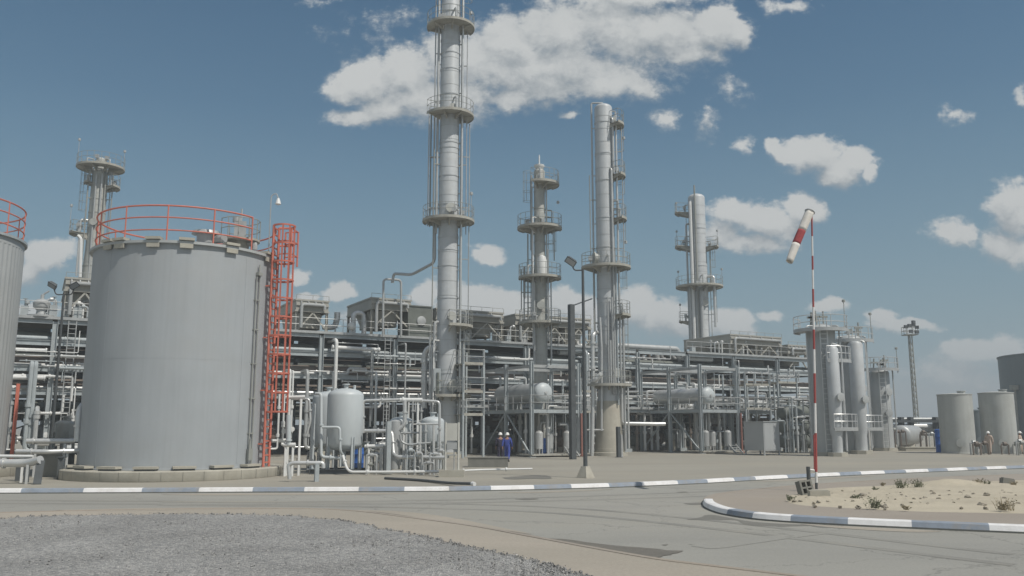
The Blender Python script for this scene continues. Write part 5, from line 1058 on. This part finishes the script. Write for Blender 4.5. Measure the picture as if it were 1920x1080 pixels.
# valve clusters around the small vessels
for i in range(34):
    px = rnd.choice((rnd.uniform(740, 832), rnd.uniform(545, 590), rnd.uniform(686, 735))); dd = rnd.uniform(41.8, 45.5); b = Vector((X(px, 860, dd), dd, 0)); h = rnd.uniform(.3, 1.2); m = MB(); r = rnd.choice((.03, .045, .06)); rx = rnd.choice((-.35, .35, .5))
    m.tube([b, b + Vector((0, 0, h)), b + Vector((rx, 0, h)), b + Vector((rx, 0, 0))], r, 8, .1); m.lathe(b + Vector((rx * .5, 0, h)), [(.03, -.1), (.11, -.08), (.11, .08), (.03, .1)], 10, (1, 0, 0)); m.tube([b + Vector((rx * .5, 0, h)), b + Vector((rx * .5, 0, h + .25))], .02, 5); m.lathe(b + Vector((rx * .5, 0, h + .25)), [(.12, 0), (.12, .02)], 10)
    solo('valve_loop', m, rnd.choice(('silver', 'silver_dull', 'vessel_paint', 'rail_grey')), 'small valve on a bent pipe among the white vessels near the road', 'valve', loc=b, group='small valves around the white vessels')
# panel board on plinth
def board():
    d = 40.5; c = Vector((X(847, 890, d), d, 0)); T = thing('panel_board', 'pale panel board on two posts with a concrete plinth, before the tallest column', 'panel board', c); m = MB(); m.box(c + Vector((0, 0, .16)), (1.15, .7, .32)); m.build('plinth', 'concrete', T, smooth=False)
    for s in (-.30, .30): m = MB(); m.beam(c + Vector((s, 0, .32)), c + Vector((s, 0, 2.5)), .07); m.build('post', 'panel_board', T)
    m = MB(); m.box(c + Vector((0, .0, 2.06)), (.50, .05, .8)); m.build('panel', 'panel_board', T)
    m = MB(); m.box(c + Vector((0, -.02, 1.42)), (.46, .12, .3)); m.box(c + Vector((0, -.02, 1.0)), (.46, .05, .05)); m.tube([c + Vector((.1, 0, 1.3)), c + Vector((.1, 0, .32))], .03, 6); m.build('meter_box', 'silver_dull', T)
board()
m = MB(); p = [P(722, 884, 38.5), P(790, 890, 37), P(840, 902, 34.8), P(885, 916, 32.6)]; 
for q in p: q.z = .06
p[-1].z = .20; p[-2].z = .09; m.tube(smooth_path(p, 4), .055, 8); solo('drain_pipe', m, 'steel_dark', 'dark drain pipe lying over the ground and kerb in front of the panel board', 'pipe')
e = p[-1]; m = MB(); m.tube([e, e + Vector((.10, -.12, -.01))], .08, 10); solo('drain_plug', m, 'white_paint', 'white end cap of the dark drain pipe on the kerb', 'pipe cap')
m = MB(); c = G(915, 876); m.box(c + Vector((0, .3, .26)), (2.3, .9, .52)); m.box(c + Vector((0, .3, .54)), (2.36, .96, .05)); solo('valve_pit', m, 'concrete_dark', 'low grey concrete valve pit in front of the two workers', 'concrete pit', smooth=False)
# ------------------------------------------------------------------ lamps
def floodlight(px_b, py_b, y_top, heads, label, base=True):
    b = G(px_b, py_b); d = b.y; T = thing('floodlight_pole', label, 'light pole', b); zt = Z(y_top, d)
    if base: m = MB(); m.lathe(b, [(.42, 0), (.40, .06), (.20, .52), (.02, .521)], 4); m.build('base', 'concrete', T, smooth=False)
    m = MB(); m.tube([b + Vector((0, 0, .4 if base else 0)), b + Vector((0, 0, zt))], .10, 12, r1=.062); m.build('pole', 'steel_dark', T)
    for dx, dz, tilt in heads:
        m = MB(); h = b + Vector((dx, -.1, zt + dz)); m.tube([b + Vector((0, 0, zt - .04)), b + Vector((dx * .75, 0, zt - .05)), b + Vector((dx * .92, -.05, zt + dz * .55)), h], .035, 8, .2); m.build('arm', 'steel_dark', T)
        m = MB(); M = Matrix.Rotation(R(-tilt), 3, 'Y') @ Matrix.Rotation(R(30), 3, 'X'); vs = [(x, y, z) for z, s in ((-.11, .7), (.11, 1)) for x, y in ((-.27 * s, -.17 * s), (.27 * s, -.17 * s), (.27 * s, .17 * s), (-.27 * s, .17 * s))]
        M = M @ Matrix.Rotation(R(100), 3, 'X'); m.add([h + M @ Vector(v) for v in vs], [(3, 2, 1, 0), (4, 5, 6, 7), (0, 1, 5, 4), (1, 2, 6, 5), (2, 3, 7, 6), (3, 0, 4, 7)]); o = m.build('lamp_head', 'steel_dark', T, smooth=False)
        m = MB(); m.add([h + M @ Vector((x, y, .113)) for x, y in ((-.23, -.13), (.23, -.13), (.23, .13), (-.23, .13))], [(0, 1, 2, 3)]); m.build('glass', 'lamp_glass', o, smooth=False)
floodlight(1098, 896, 505, [(-.55, .38, -35)], 'tall dark floodlight pole on a tapered concrete base in front of the pale column')
floodlight(92, 878, 551, [(-.62, .5, -30), (.62, .5, 30)], 'dark floodlight pole with two heads left of the big grey tank', False)
def mast():
    d = 118; c = Vector((X(1719, 800, d), d, 0)); T = thing('light_mast', 'slim lattice light mast with a cluster of floodlights on top, far right', 'light mast', c); zt = Z(628, d); m = MB(); w = .34
    for k in range(3): dv = dirv(90 + 120 * k); m.tube([c + dv * w, c + dv * w * .75 + Vector((0, 0, zt))], .085, 6)
    z = .5; k = 0
    while z < zt - 1:
        for j in range(3): a, b = dirv(90 + 120 * j) * w * .85, dirv(210 + 120 * j) * w * .85; m.tube([c + a + Vector((0, 0, z)), c + b + Vector((0, 0, z + .8))], .045, 4)
        z += .8
    m.build('lattice', 'rail_grey', T); m = MB(); m.box(c + Vector((0, 0, zt)), (1.7, 1.5, .12)); rail(m, [c + Vector((-.8, -.7, zt)), c + Vector((.8, -.7, zt)), c + Vector((.8, .7, zt)), c + Vector((-.8, .7, zt)), c + Vector((-.8, -.7, zt))], 1.1, .8, .04); m.build('head_frame', 'rail_grey', T)
    for x, z in ((-1.1, .9), (-.4, 1.1), (.35, 1.2), (1.0, .8), (-.2, .1), (.9, -.0), (0.4, 1.7)): m = MB(); m.box(c + Vector((x * .72, -.7, zt + z * .8 + .35)), (.5, .3, .42), rnd.uniform(-.5, .5)); m.build('lamp_head', 'steel_dark', T)
mast()
# ------------------------------------------------------------------ absorber vessels at right
def absorber(px, d, r, ytop, label, yplat=None, low=True, a_l=60):
    global VA
    zz = lambda y: Z(y, d); c = Vector((X(px, 800, d), d, 0)); VA = math.degrees(math.atan2(-c.x, c.y)); T = thing('absorber_vessel', label, 'pressure vessel', c, 'tall grey vessels at the right end of the plant'); zt = zz(ytop); m = MB(); m.lathe(c, [(r + .02, .3), (r + .02, 3.0), (r, 3.02), (r, zt), (r * .85, zt + r * .3), (r * .5, zt + r * .48), (.02, zt + r * .52)], 40); m.build('shell', 'clad_paint', T)
    m = MB(); m.lathe(c, [(r + .3, 0), (r + .3, .3), (.2, .301)], 10); m.build('foundation', 'concrete', T)
    def pl(z, a0, a1, rr): 
        m = MB(); m.sector(c, r + .03, rr, z - .08, z, a0, a1, 16); m.sector(c, rr - .02, rr + .02, z - .2, z + .08, a0, a1, 16); o = m.build('platform', 'silver_dull', T); m = MB()
        for h in (1.1, .55): m.arc(c, rr - .03, z + h, a0, a1, .035, 16, 5)
        for i in range(7): p = c + dirv(a0 + (a1 - a0) * i / 6) * (rr - .03); m.tube([p + Vector((0, 0, z)), p + Vector((0, 0, z + 1.1))], .035, 5)
        m.build('railing', 'silver', o)
    pl(zt + .1, -130, 100, r + 1.0) if yplat is None else pl(zz(yplat), *low)
    return T, c, zz, pl
TA1, ca1, z1, pl1 = absorber(1549, 70, 1.12, 622, 'nearest of the tall grey vessels, with a round railed platform on its crown')
pl1(z1(678), 10, 100, 2.2); pl1(z1(803), 15, 95, 2.4)
TA2, ca2, z2, pl2 = absorber(1603, 76, 1.06, 640, 'second tall grey vessel, standing between the nearest one and the short one', 640, (-40, 100, 2.0)); pl2(z2(803), 15, 100, 2.3)
TA3, ca3, z3, pl3 = absorber(1655, 84, .92, 700, 'third tall grey vessel, shortest of the three and farthest right', 693, (-50, 110, 1.8))
for T, c, zf, r, top, lab in ((TA1, ca1, z1, 1.12, 600, ''), (TA2, ca2, z2, 1.06, 620, ''), (TA3, ca3, z3, .92, 680, '')):
    m = MB(); ladder(m, c + dirv(12) * (r + .3), 12, .3, zf(top), .55, None, .045, .4); m.build('ladder', 'silver', T)
    for a, off, q in ((84, .3, .07), (-48, .3, .06)):
        m = MB(); p = c + dirv(a) * (r + off); m.tube([p + Vector((0, 0, .5)), p + Vector((0, 0, zf(top + 12))), c + dirv(a) * .3 + Vector((0, 0, zf(top + 12)))], q, 8, .3); m.build('side_pipe', 'silver_dull', T)
    for a, z in ((34, 3.6), (42, 5.6)):
        if z < zf(top) - 2: m = MB(); m.lathe(c + dirv(a) * (r - .1) + Vector((0, 0, z)), [(.28, 0), (.28, .32), (.37, .325), (.37, .43), (.2, .45), (.02, .45)], 18, dirv(a)); m.build('manway', 'clad_paint', T)
    m = MB(); p = c + dirv(100) * (r + .8); m.tube([p + Vector((0, 0, zf(top + 20))), p + Vector((0, 0, zf(top + 20) + 2.3))], .03, 5); m.lathe(p + Vector((0, 0, zf(top + 20) + 2.3)), [(.03, 0), (.14, .02), (.14, .2), (.02, .25)], 8); m.build('lamp', 'rail_grey', T)
    m = MB(); q = c + Vector((0, 0, zf(top + 18)));
    for k in range(5): x = rnd.uniform(-.9, .9); h = rnd.uniform(.7, 1.7); m.tube([q + Vector((x, rnd.uniform(-.5, .5), -.5)), q + Vector((x, 0, h))], .07, 6); m.beam(q + Vector((x - .35, 0, h * .7)), q + Vector((x + .35, 0, h * .7)), .16)
    m.build('top_valves', 'rail_grey', T)
VA = 0.0
for i in range(16):
    dd = 75 + rnd.random() * 3; b = Vector((X(rnd.uniform(1472, 1524), 820, dd), dd, .1)); h = rnd.uniform(1.8, 5.2); r = rnd.choice((.05, .07, .1)); m = MB(); s = rnd.choice((-1, 1)); m.tube([b, b + Vector((0, 0, h)), b + RU * s * rnd.uniform(.5, 1.2) + Vector((0, 0, h)), b + RU * s * .8 + Vector((0, 2.2, h))], r, 8, r * 2.5); m.lathe(b + Vector((0, 0, h * rnd.uniform(.3, .7))), [(r, -.13), (r + .09, -.13), (r + .09, .13), (r, .13)], 10)
    solo('riser', m, rnd.choice(('silver_dull', 'steel_grey', 'silver', 'rail_grey')), 'upright pipe in front of the stacked shells beside the tall vessels', 'pipe', loc=b, group='upright pipes beside the tall vessels')
# slimmer bright vessels standing in front of the two taller ones
for px, d, r, yt, lab in ((1568, 68.2, .50, 655, 'slim bright vessel standing in front of the nearest tall grey vessel'), (1613, 74.2, .62, 646, 'slim bright vessel standing in front of the second tall grey vessel')):
    c = Vector((X(px, 800, d), d, 0)); T = thing('absorber_vessel', lab, 'pressure vessel', c, 'tall grey vessels at the right end of the plant'); zt = Z(yt, d); m = MB(); m.lathe(c, [(r * .8, .3), (r * .8, 1.5), (r, 1.9), (r, zt), (r * .8, zt + r * .35), (.02, zt + r * .5)], 36); m.build('shell', 'column_paint', T)
    m = MB(); m.lathe(c, [(r + .3, 0), (r + .3, .3), (.2, .301)], 8); m.build('foundation', 'concrete', T)
    m = MB(); p = c + dirv(20) * r * .9 + Vector((0, 0, 4.6)); m.lathe(p, [(.26, 0), (.26, .22), (.34, .225), (.34, .32), (.2, .34), (.02, .34)], 16, dirv(20)); m.build('manway', 'clad_paint', T)
    m = MB(); m.tube([c + dirv(70) * (r + .2) + Vector((0, 0, .4)), c + dirv(70) * (r + .2) + Vector((0, 0, zt + .2)), c + Vector((0, 0, zt + .5)), c + Vector((0, 0, zt + .2))], .07, 8, .25); m.build('side_pipe', 'silver', T)
for k, (px, z, mm) in enumerate(((1492, 1.0, 'green_grey'), (1492, 2.35, 'green_grey'), (1494, 3.6, 'green_grey'), (1516, 1.1, 'steel_dark'), (1518, 2.6, 'green_grey'))):
    dd = 80 + (k > 2) * 2; w = Vector((X(px, 820, dd), dd, 0)) - RO; exchanger(w.dot(RU), w.dot(RV), z, 3.6, .6, mm, 'dark exchanger shell stacked between the grey cabinet and the tall vessels', 'exchanger shells beside the tall vessels')
# ------------------------------------------------------------------ low tanks and far plant at right
def small_tank(px, d, r, ytop, label, mm='pale_tank', group=None):
    c = Vector((X(px, 800, d), d, 0)); zt = Z(ytop, d); T = thing('small_tank', label, 'tank', c, group); m = MB(); m.lathe(c, [(r + .03, 0), (r + .03, .08), (r, .1), (r, zt), (r + .04, zt + .01), (r + .04, zt + .07), (.4, zt + .18), (.02, zt + .19)], 48); m.build('shell', mm, T)
    m = MB(); m.lathe(c + Vector((r * .35, -r * .2, 0)), [(.32, zt + .1), (.32, zt + .3), (.38, zt + .31), (.38, zt + .36), (.02, zt + .37)], 14); m.build('hatch', mm, T)
    m = MB(); p = c + dirv(40) * r + Vector((0, 0, .75)); m.lathe(p, [(.1, -.1), (.1, .35), (.2, .36), (.2, .45), (.02, .46)], 12, dirv(40)); p = c + dirv(-20) * r + Vector((0, 0, .9)); m.lathe(p, [(.28, -.1), (.28, .1), (.36, .11), (.36, .18), (.02, .19)], 14, dirv(-20)); m.build('nozzle', mm, T); return T
small_tank(1794, 76, 1.40, 741, 'small pale concrete coloured tank, left one of the pair at the right')
small_tank(1872, 76, 1.40, 738, 'small pale concrete coloured tank, right one of the pair at the right')
small_tank(1833, 92, 1.15, 771, 'short darker tank between and behind the pair of small tanks', 'dark_tank')
def big_far():
    d = 108; r = 9.0; c = Vector((X(1902, 800, d) + r, d, 0)); zt = Z(668, d); T = thing('big_dark_tank', 'large dark grey tank cut off by the right edge of the photo', 'storage tank', c); m = MB(); m.lathe(c, [(r, 0), (r, zt), (r + .1, zt + .01), (r + .1, zt + .15), (.1, zt + 1.1)], 96); m.build('shell', 'dark_tank', T)
    m = MB(); p = c + dirv(-82) * (r + .35); m.tube([p, p + Vector((0, 0, zt * .62))], .12, 8); m.box(p + Vector((-.1, 0, zt * .64)), (.8, .6, .6)); m.build('side_pipe', 'rail_grey', T)
big_far()
m = MB(); c = Vector((X(1763, 830, 79), 79, 0)); m.lathe(c, [(.35, 0), (.36, .05), (.36, .6), (.38, .62), (.36, .65), (.36, 1.2), (.38, 1.22), (.36, 1.25), (.36, 1.75), (.3, 1.8), (.02, 1.81)], 20); m.v = [Vector((c.x + (v.x - c.x) * 1.15, v.y, v.z * 1.15)) for v in m.v]; solo('plastic_drum', m, 'blue_plastic', 'blue plastic drum standing left of the small pale tanks', 'drum')
for px, dd, lab in ((672, 46, 'blue plastic drum half hidden right of the upright white vessel'), (1022, 68.5, 'blue plastic drum standing inside the centre equipment frame')):
    c = Vector((X(px, 840, dd), dd, .21 if dd > 60 else 0)); m = MB(); m.lathe(c, [(.28, 0), (.30, .04), (.30, .4), (.315, .42), (.30, .44), (.30, .85), (.315, .87), (.30, .9), (.28, 1.2), (.02, 1.21)], 20); solo('plastic_drum', m, 'blue_plastic', lab, 'drum', loc=c)
def far_rack():
    T = thing('low_rack', 'low dark pipe rack with stout posts far behind, left of the small tanks', 'pipe rack', Vector((X(1735, 800, 98), 98, 0)))
    for px in (1665, 1690, 1708, 1755, 1778): m = MB(); m.beam(Vector((X(px, 800, 98), 98, 0)), Vector((X(px, 800, 98), 98, Z(782, 98))), .5); m.build('column', 'steel_dark', T)
    m = MB()
    for y, dd in ((790, 97.6), (806, 97.6), (815, 97.6)): m.beam(P(1655, y, dd), P(1785, y, dd), .3, .25)
    m.build('beam', 'steel_dark', T)
    for y, r, mm in ((786, .2, 'silver_dull'), (800, .25, 'white_paint'), (809, .16, 'silver_dull'), (797, .12, 'silver')):
        m = MB(); m.tube([P(1650, y, 98.5), P(1790, y, 98.5)], r, 10); solo('pipe', m, mm, f'{"thick white" if r > .22 else ("medium grey" if r > .18 else ("thin grey" if r > .14 else "thinnest silver"))} pipe on the low far rack left of the small tanks', 'pipe')
far_rack()
T = thing('horizontal_drum', 'horizontal vessel with a pale end on the ground left of the light mast', 'pressure drum', Vector((X(1705, 840, 92), 92, 0))); m = MB(); m.drum(Vector((X(1690, 828, 90), 90, 1.4)), Vector((X(1722, 828, 95), 96, 1.4)), 1.05, 24, .4); m.build('shell', 'silver_dull', T); m = MB(); m.box(Vector((X(1705, 840, 92), 92.5, .25)), (2, 1, .5), .8); m.build('saddle', 'concrete', T)
m = MB(); c = Vector((X(1725, 850, 84), 84, .15)); m.box(c, (3.4, 1.6, .3)); m.box(c + Vector((0, 0, .18)), (3.5, 1.7, .06)); solo('concrete_slab', m, 'concrete', 'low pale concrete slab in front of the far rack', 'concrete block', smooth=False)
for i in range(16):
    px = rnd.choice((rnd.uniform(1660, 1765), rnd.uniform(1660, 1765), rnd.uniform(1826, 1848), rnd.uniform(1890, 1935))); dd = rnd.uniform(80, 92) if px < 1800 else rnd.uniform(70, 74); b = Vector((X(px, 840, dd), dd, 0)); h = rnd.uniform(.7, 2.0 if px < 1800 else 1.2); m = MB(); rx = rnd.choice((-.6, .6)); m.tube([b, b + Vector((0, 0, h)), b + Vector((rx, 0, h)), b + Vector((rx, 0, 0))], .06, 8, .15); m.lathe(b + Vector((rx / 2, 0, h)), [(.05, -.15), (.18, -.12), (.18, .12), (.05, .15)], 10, (1, 0, 0))
    solo('valve_loop', m, rnd.choice(('silver_dull', 'rail_grey', 'brown_pipe')), 'small valve on a bent pipe among the vessels and tanks at the right', 'valve', loc=b, group='small valves among the right tanks')
# ------------------------------------------------------------------ people
def skin_body(name, parent, verts, edges, radii, mm, loc, rz, scale=1.0):
    me = bpy.data.meshes.new(name); me.from_pydata([tuple(Vector(v) * scale) for v in verts], edges, []); o = bpy.data.objects.new(name, me); C.objects.link(o)
    md = o.modifiers.new('skin', 'SKIN'); md.use_smooth_shade = True
    if not me.skin_vertices: me.attributes  # layer is created with the modifier
    for i, s in enumerate(me.skin_vertices[0].data): s.radius = (radii[i][0] * scale, radii[i][1] * scale) if isinstance(radii[i], tuple) else (radii[i] * scale,) * 2; s.use_root = (i == 0)
    sb = o.modifiers.new('sub', 'SUBSURF'); sb.levels = 1; sb.render_levels = 2
    me.materials.append(MATS[mm]); o.parent = parent; return o
def person(px, py, d, label, suit, rz, pose):
    b = G(px, py) if d is None else Vector((X(px, py, d), d, 0)); T = thing('person', label, 'person', b); T.rotation_euler = (0, 0, rz); T.scale = (1.06, 1.06, 1.06)
    (sl, sr, al, ar) = pose     # stride of left / right foot (y), arm swing of left / right hand (y)
    V = {}; 
    def limb(side, st, sw):
        s = side
        return dict(hip=(s * .10, 0, .92), knee=(s * .115, st * .45 - .03, .50), ank=(s * .12, st, .09 + max(0, st) * .12), toe=(s * .14, st - .17, .045 + max(0, st) * .02), sh=(s * .20, .01, 1.43), el=(s * .27, .04 + sw * .3, 1.15), wr=(s * .27, -.03 + sw, .91))
    Lm, Rm = limb(-1, sl, al), limb(1, sr, ar)
    # continuous body: trunk, neck, head, arms, hands with fingers, legs, feet
    verts = [(0, 0, .96), (0, .01, 1.15), (0, .01, 1.36), (0, .0, 1.50), (0, -.01, 1.56), (0, -.015, 1.64), (0, -.01, 1.73)]; rad = [(.15, .11), (.14, .10), (.17, .11), (.062, .06), (.065, .075), (.075, .095), (.055, .07)]; ed = [(0, 1), (1, 2), (2, 3), (3, 4), (4, 5), (5, 6)]
    nose = len(verts); verts.append((0, -.115, 1.635)); rad.append(.014); ed.append((5, nose))
    for s, Q in ((-1, Lm), (1, Rm)):
        i = len(verts); verts += [Q['sh'], Q['el'], Q['wr']]; rad += [.062, .048, .032]; ed += [(2, i), (i, i + 1), (i + 1, i + 2)]
        w = Vector(Q['wr']); pm = w + Vector((0, -.02, -.06)); k = len(verts); verts.append(tuple(pm)); rad.append((.018, .036)); ed.append((i + 2, k))
        for j, (y, ln) in enumerate(((-.032, .075), (-.011, .085), (.010, .08), (.030, .062))):
            f = len(verts); verts += [tuple(pm + Vector((0, y, -.035))), tuple(pm + Vector((-s * .012, y - .006, -.035 - ln * .5))), tuple(pm + Vector((-s * .035, y - .012, -.03 - ln)))]; rad += [.010, .009, .007]; ed += [(k, f), (f, f + 1), (f + 1, f + 2)]
        f = len(verts); verts += [tuple(w + Vector((-s * .005, -.055, -.045))), tuple(w + Vector((-s * .015, -.075, -.085)))]; rad += [.012, .009]; ed += [(k, f), (f, f + 1)]
        i = len(verts); verts += [Q['hip'], Q['knee'], Q['ank'], Q['toe']]; rad += [.085, .058, .042, .035]; ed += [(0, i), (i, i + 1), (i + 1, i + 2), (i + 2, i + 3)]
    skin_body('body', T, verts, ed, rad, 'skin', b, rz)
    cv = [(0, 0, .96), (0, .01, 1.15), (0, .01, 1.36), (0, .0, 1.485)]; cr = [(.185, .14), (.165, .13), (.20, .14), (.085, .085)]; ce = [(0, 1), (1, 2), (2, 3)]
    for Q in (Lm, Rm):
        i = len(cv); w = Vector(Q['wr']).lerp(Vector(Q['el']), .1); cv += [Q['sh'], Q['el'], tuple(w)]; cr += [.085, .068, .052]; ce += [(2, i), (i, i + 1), (i + 1, i + 2)]
        i = len(cv); a = Vector(Q['ank']).lerp(Vector(Q['knee']), .12); cv += [Q['hip'], Q['knee'], tuple(a)]; cr += [.11, .085, .072]; ce += [(0, i), (i, i + 1), (i + 1, i + 2)]
    skin_body('coverall', T, cv, ce, cr, suit, b, rz)
    m = MB(); m.lathe((0, -.012, 1.672), [(.150, -.015), (.150, 0), (.118, .012), (.116, .06), (.095, .11), (.05, .14), (.004, .15)], 22); m.v = [Vector((v.x, v.y * 1.15 - (.05 if (v.z < 1.68 and v.y < -.1) else 0), v.z)) for v in m.v]; o = m.build('helmet', 'helmet', None); o.parent = T
    m = MB(); 
    for s in (-.033, .033): m.lathe((s, -.098, 1.655), [(.002, -.012), (.011, -.006), (.012, 0), (.002, .01)], 8, (0, 1, 0))
    o = m.build('eyes', 'boot', None); o.parent = T
    m = MB(); m.lathe((0, -.095, 1.575), [(.02, 0), (.022, .004), (.004, .008)], 8, (0, -1, 0)); o = m.build('mouth', 'overall_dark', None); o.parent = T
    for Q in (Lm, Rm):
        a, t = Vector(Q['ank']), Vector(Q['toe']); cvb = [tuple(a + Vector((0, .0, .08))), tuple(a + Vector((0, .02, -.03))), tuple(t + Vector((0, 0, .01)))]
        skin_body('boot', T, cvb, [(0, 1), (1, 2)], [.06, .062, .05], 'boot', b, rz)
    return T
person(938, 866, 58, 'worker in dark coveralls and white helmet seen from behind, left of the central two', 'overall_dark', math.pi + .15, (-.06, .10, .05, -.06))
person(951, 868, 57.2, 'worker in bright blue coveralls and white helmet walking away, right of the central two', 'overall_blue', math.pi - .2, (.22, -.20, -.18, .18))
person(1856, 850, 73, 'worker in beige coveralls and a white helmet in front of the small pale tanks', 'overall_tan', -.9, (.10, -.12, -.12, .1))
person(1915, 850, 74, 'worker in beige clothes and a white helmet at the very right edge of the photo', 'overall_tan', .8, (.05, -.05, -.2, -.25))
# ================================================================== dusty air
def haze():
    m = bpy.data.materials.new('air'); m.use_nodes = True; t = m.node_tree; t.nodes.clear()
    v = t.nodes.new('ShaderNodeVolumePrincipled'); v.inputs['Density'].default_value = HAZE_DENSITY; v.inputs['Color'].default_value = (.80, .86, .90, 1); v.inputs['Anisotropy'].default_value = .0
    o = t.nodes.new('ShaderNodeOutputMaterial'); t.links.new(v.outputs[0], o.inputs['Volume']); MATS['air'] = m
    mb = MB(); mb.box((0, 650, 28), (2800, 2000, 60)); ob = struct('haze', mb, 'air', 'stuff', smooth=False); return ob
HAZE_DENSITY = .0014
haze()
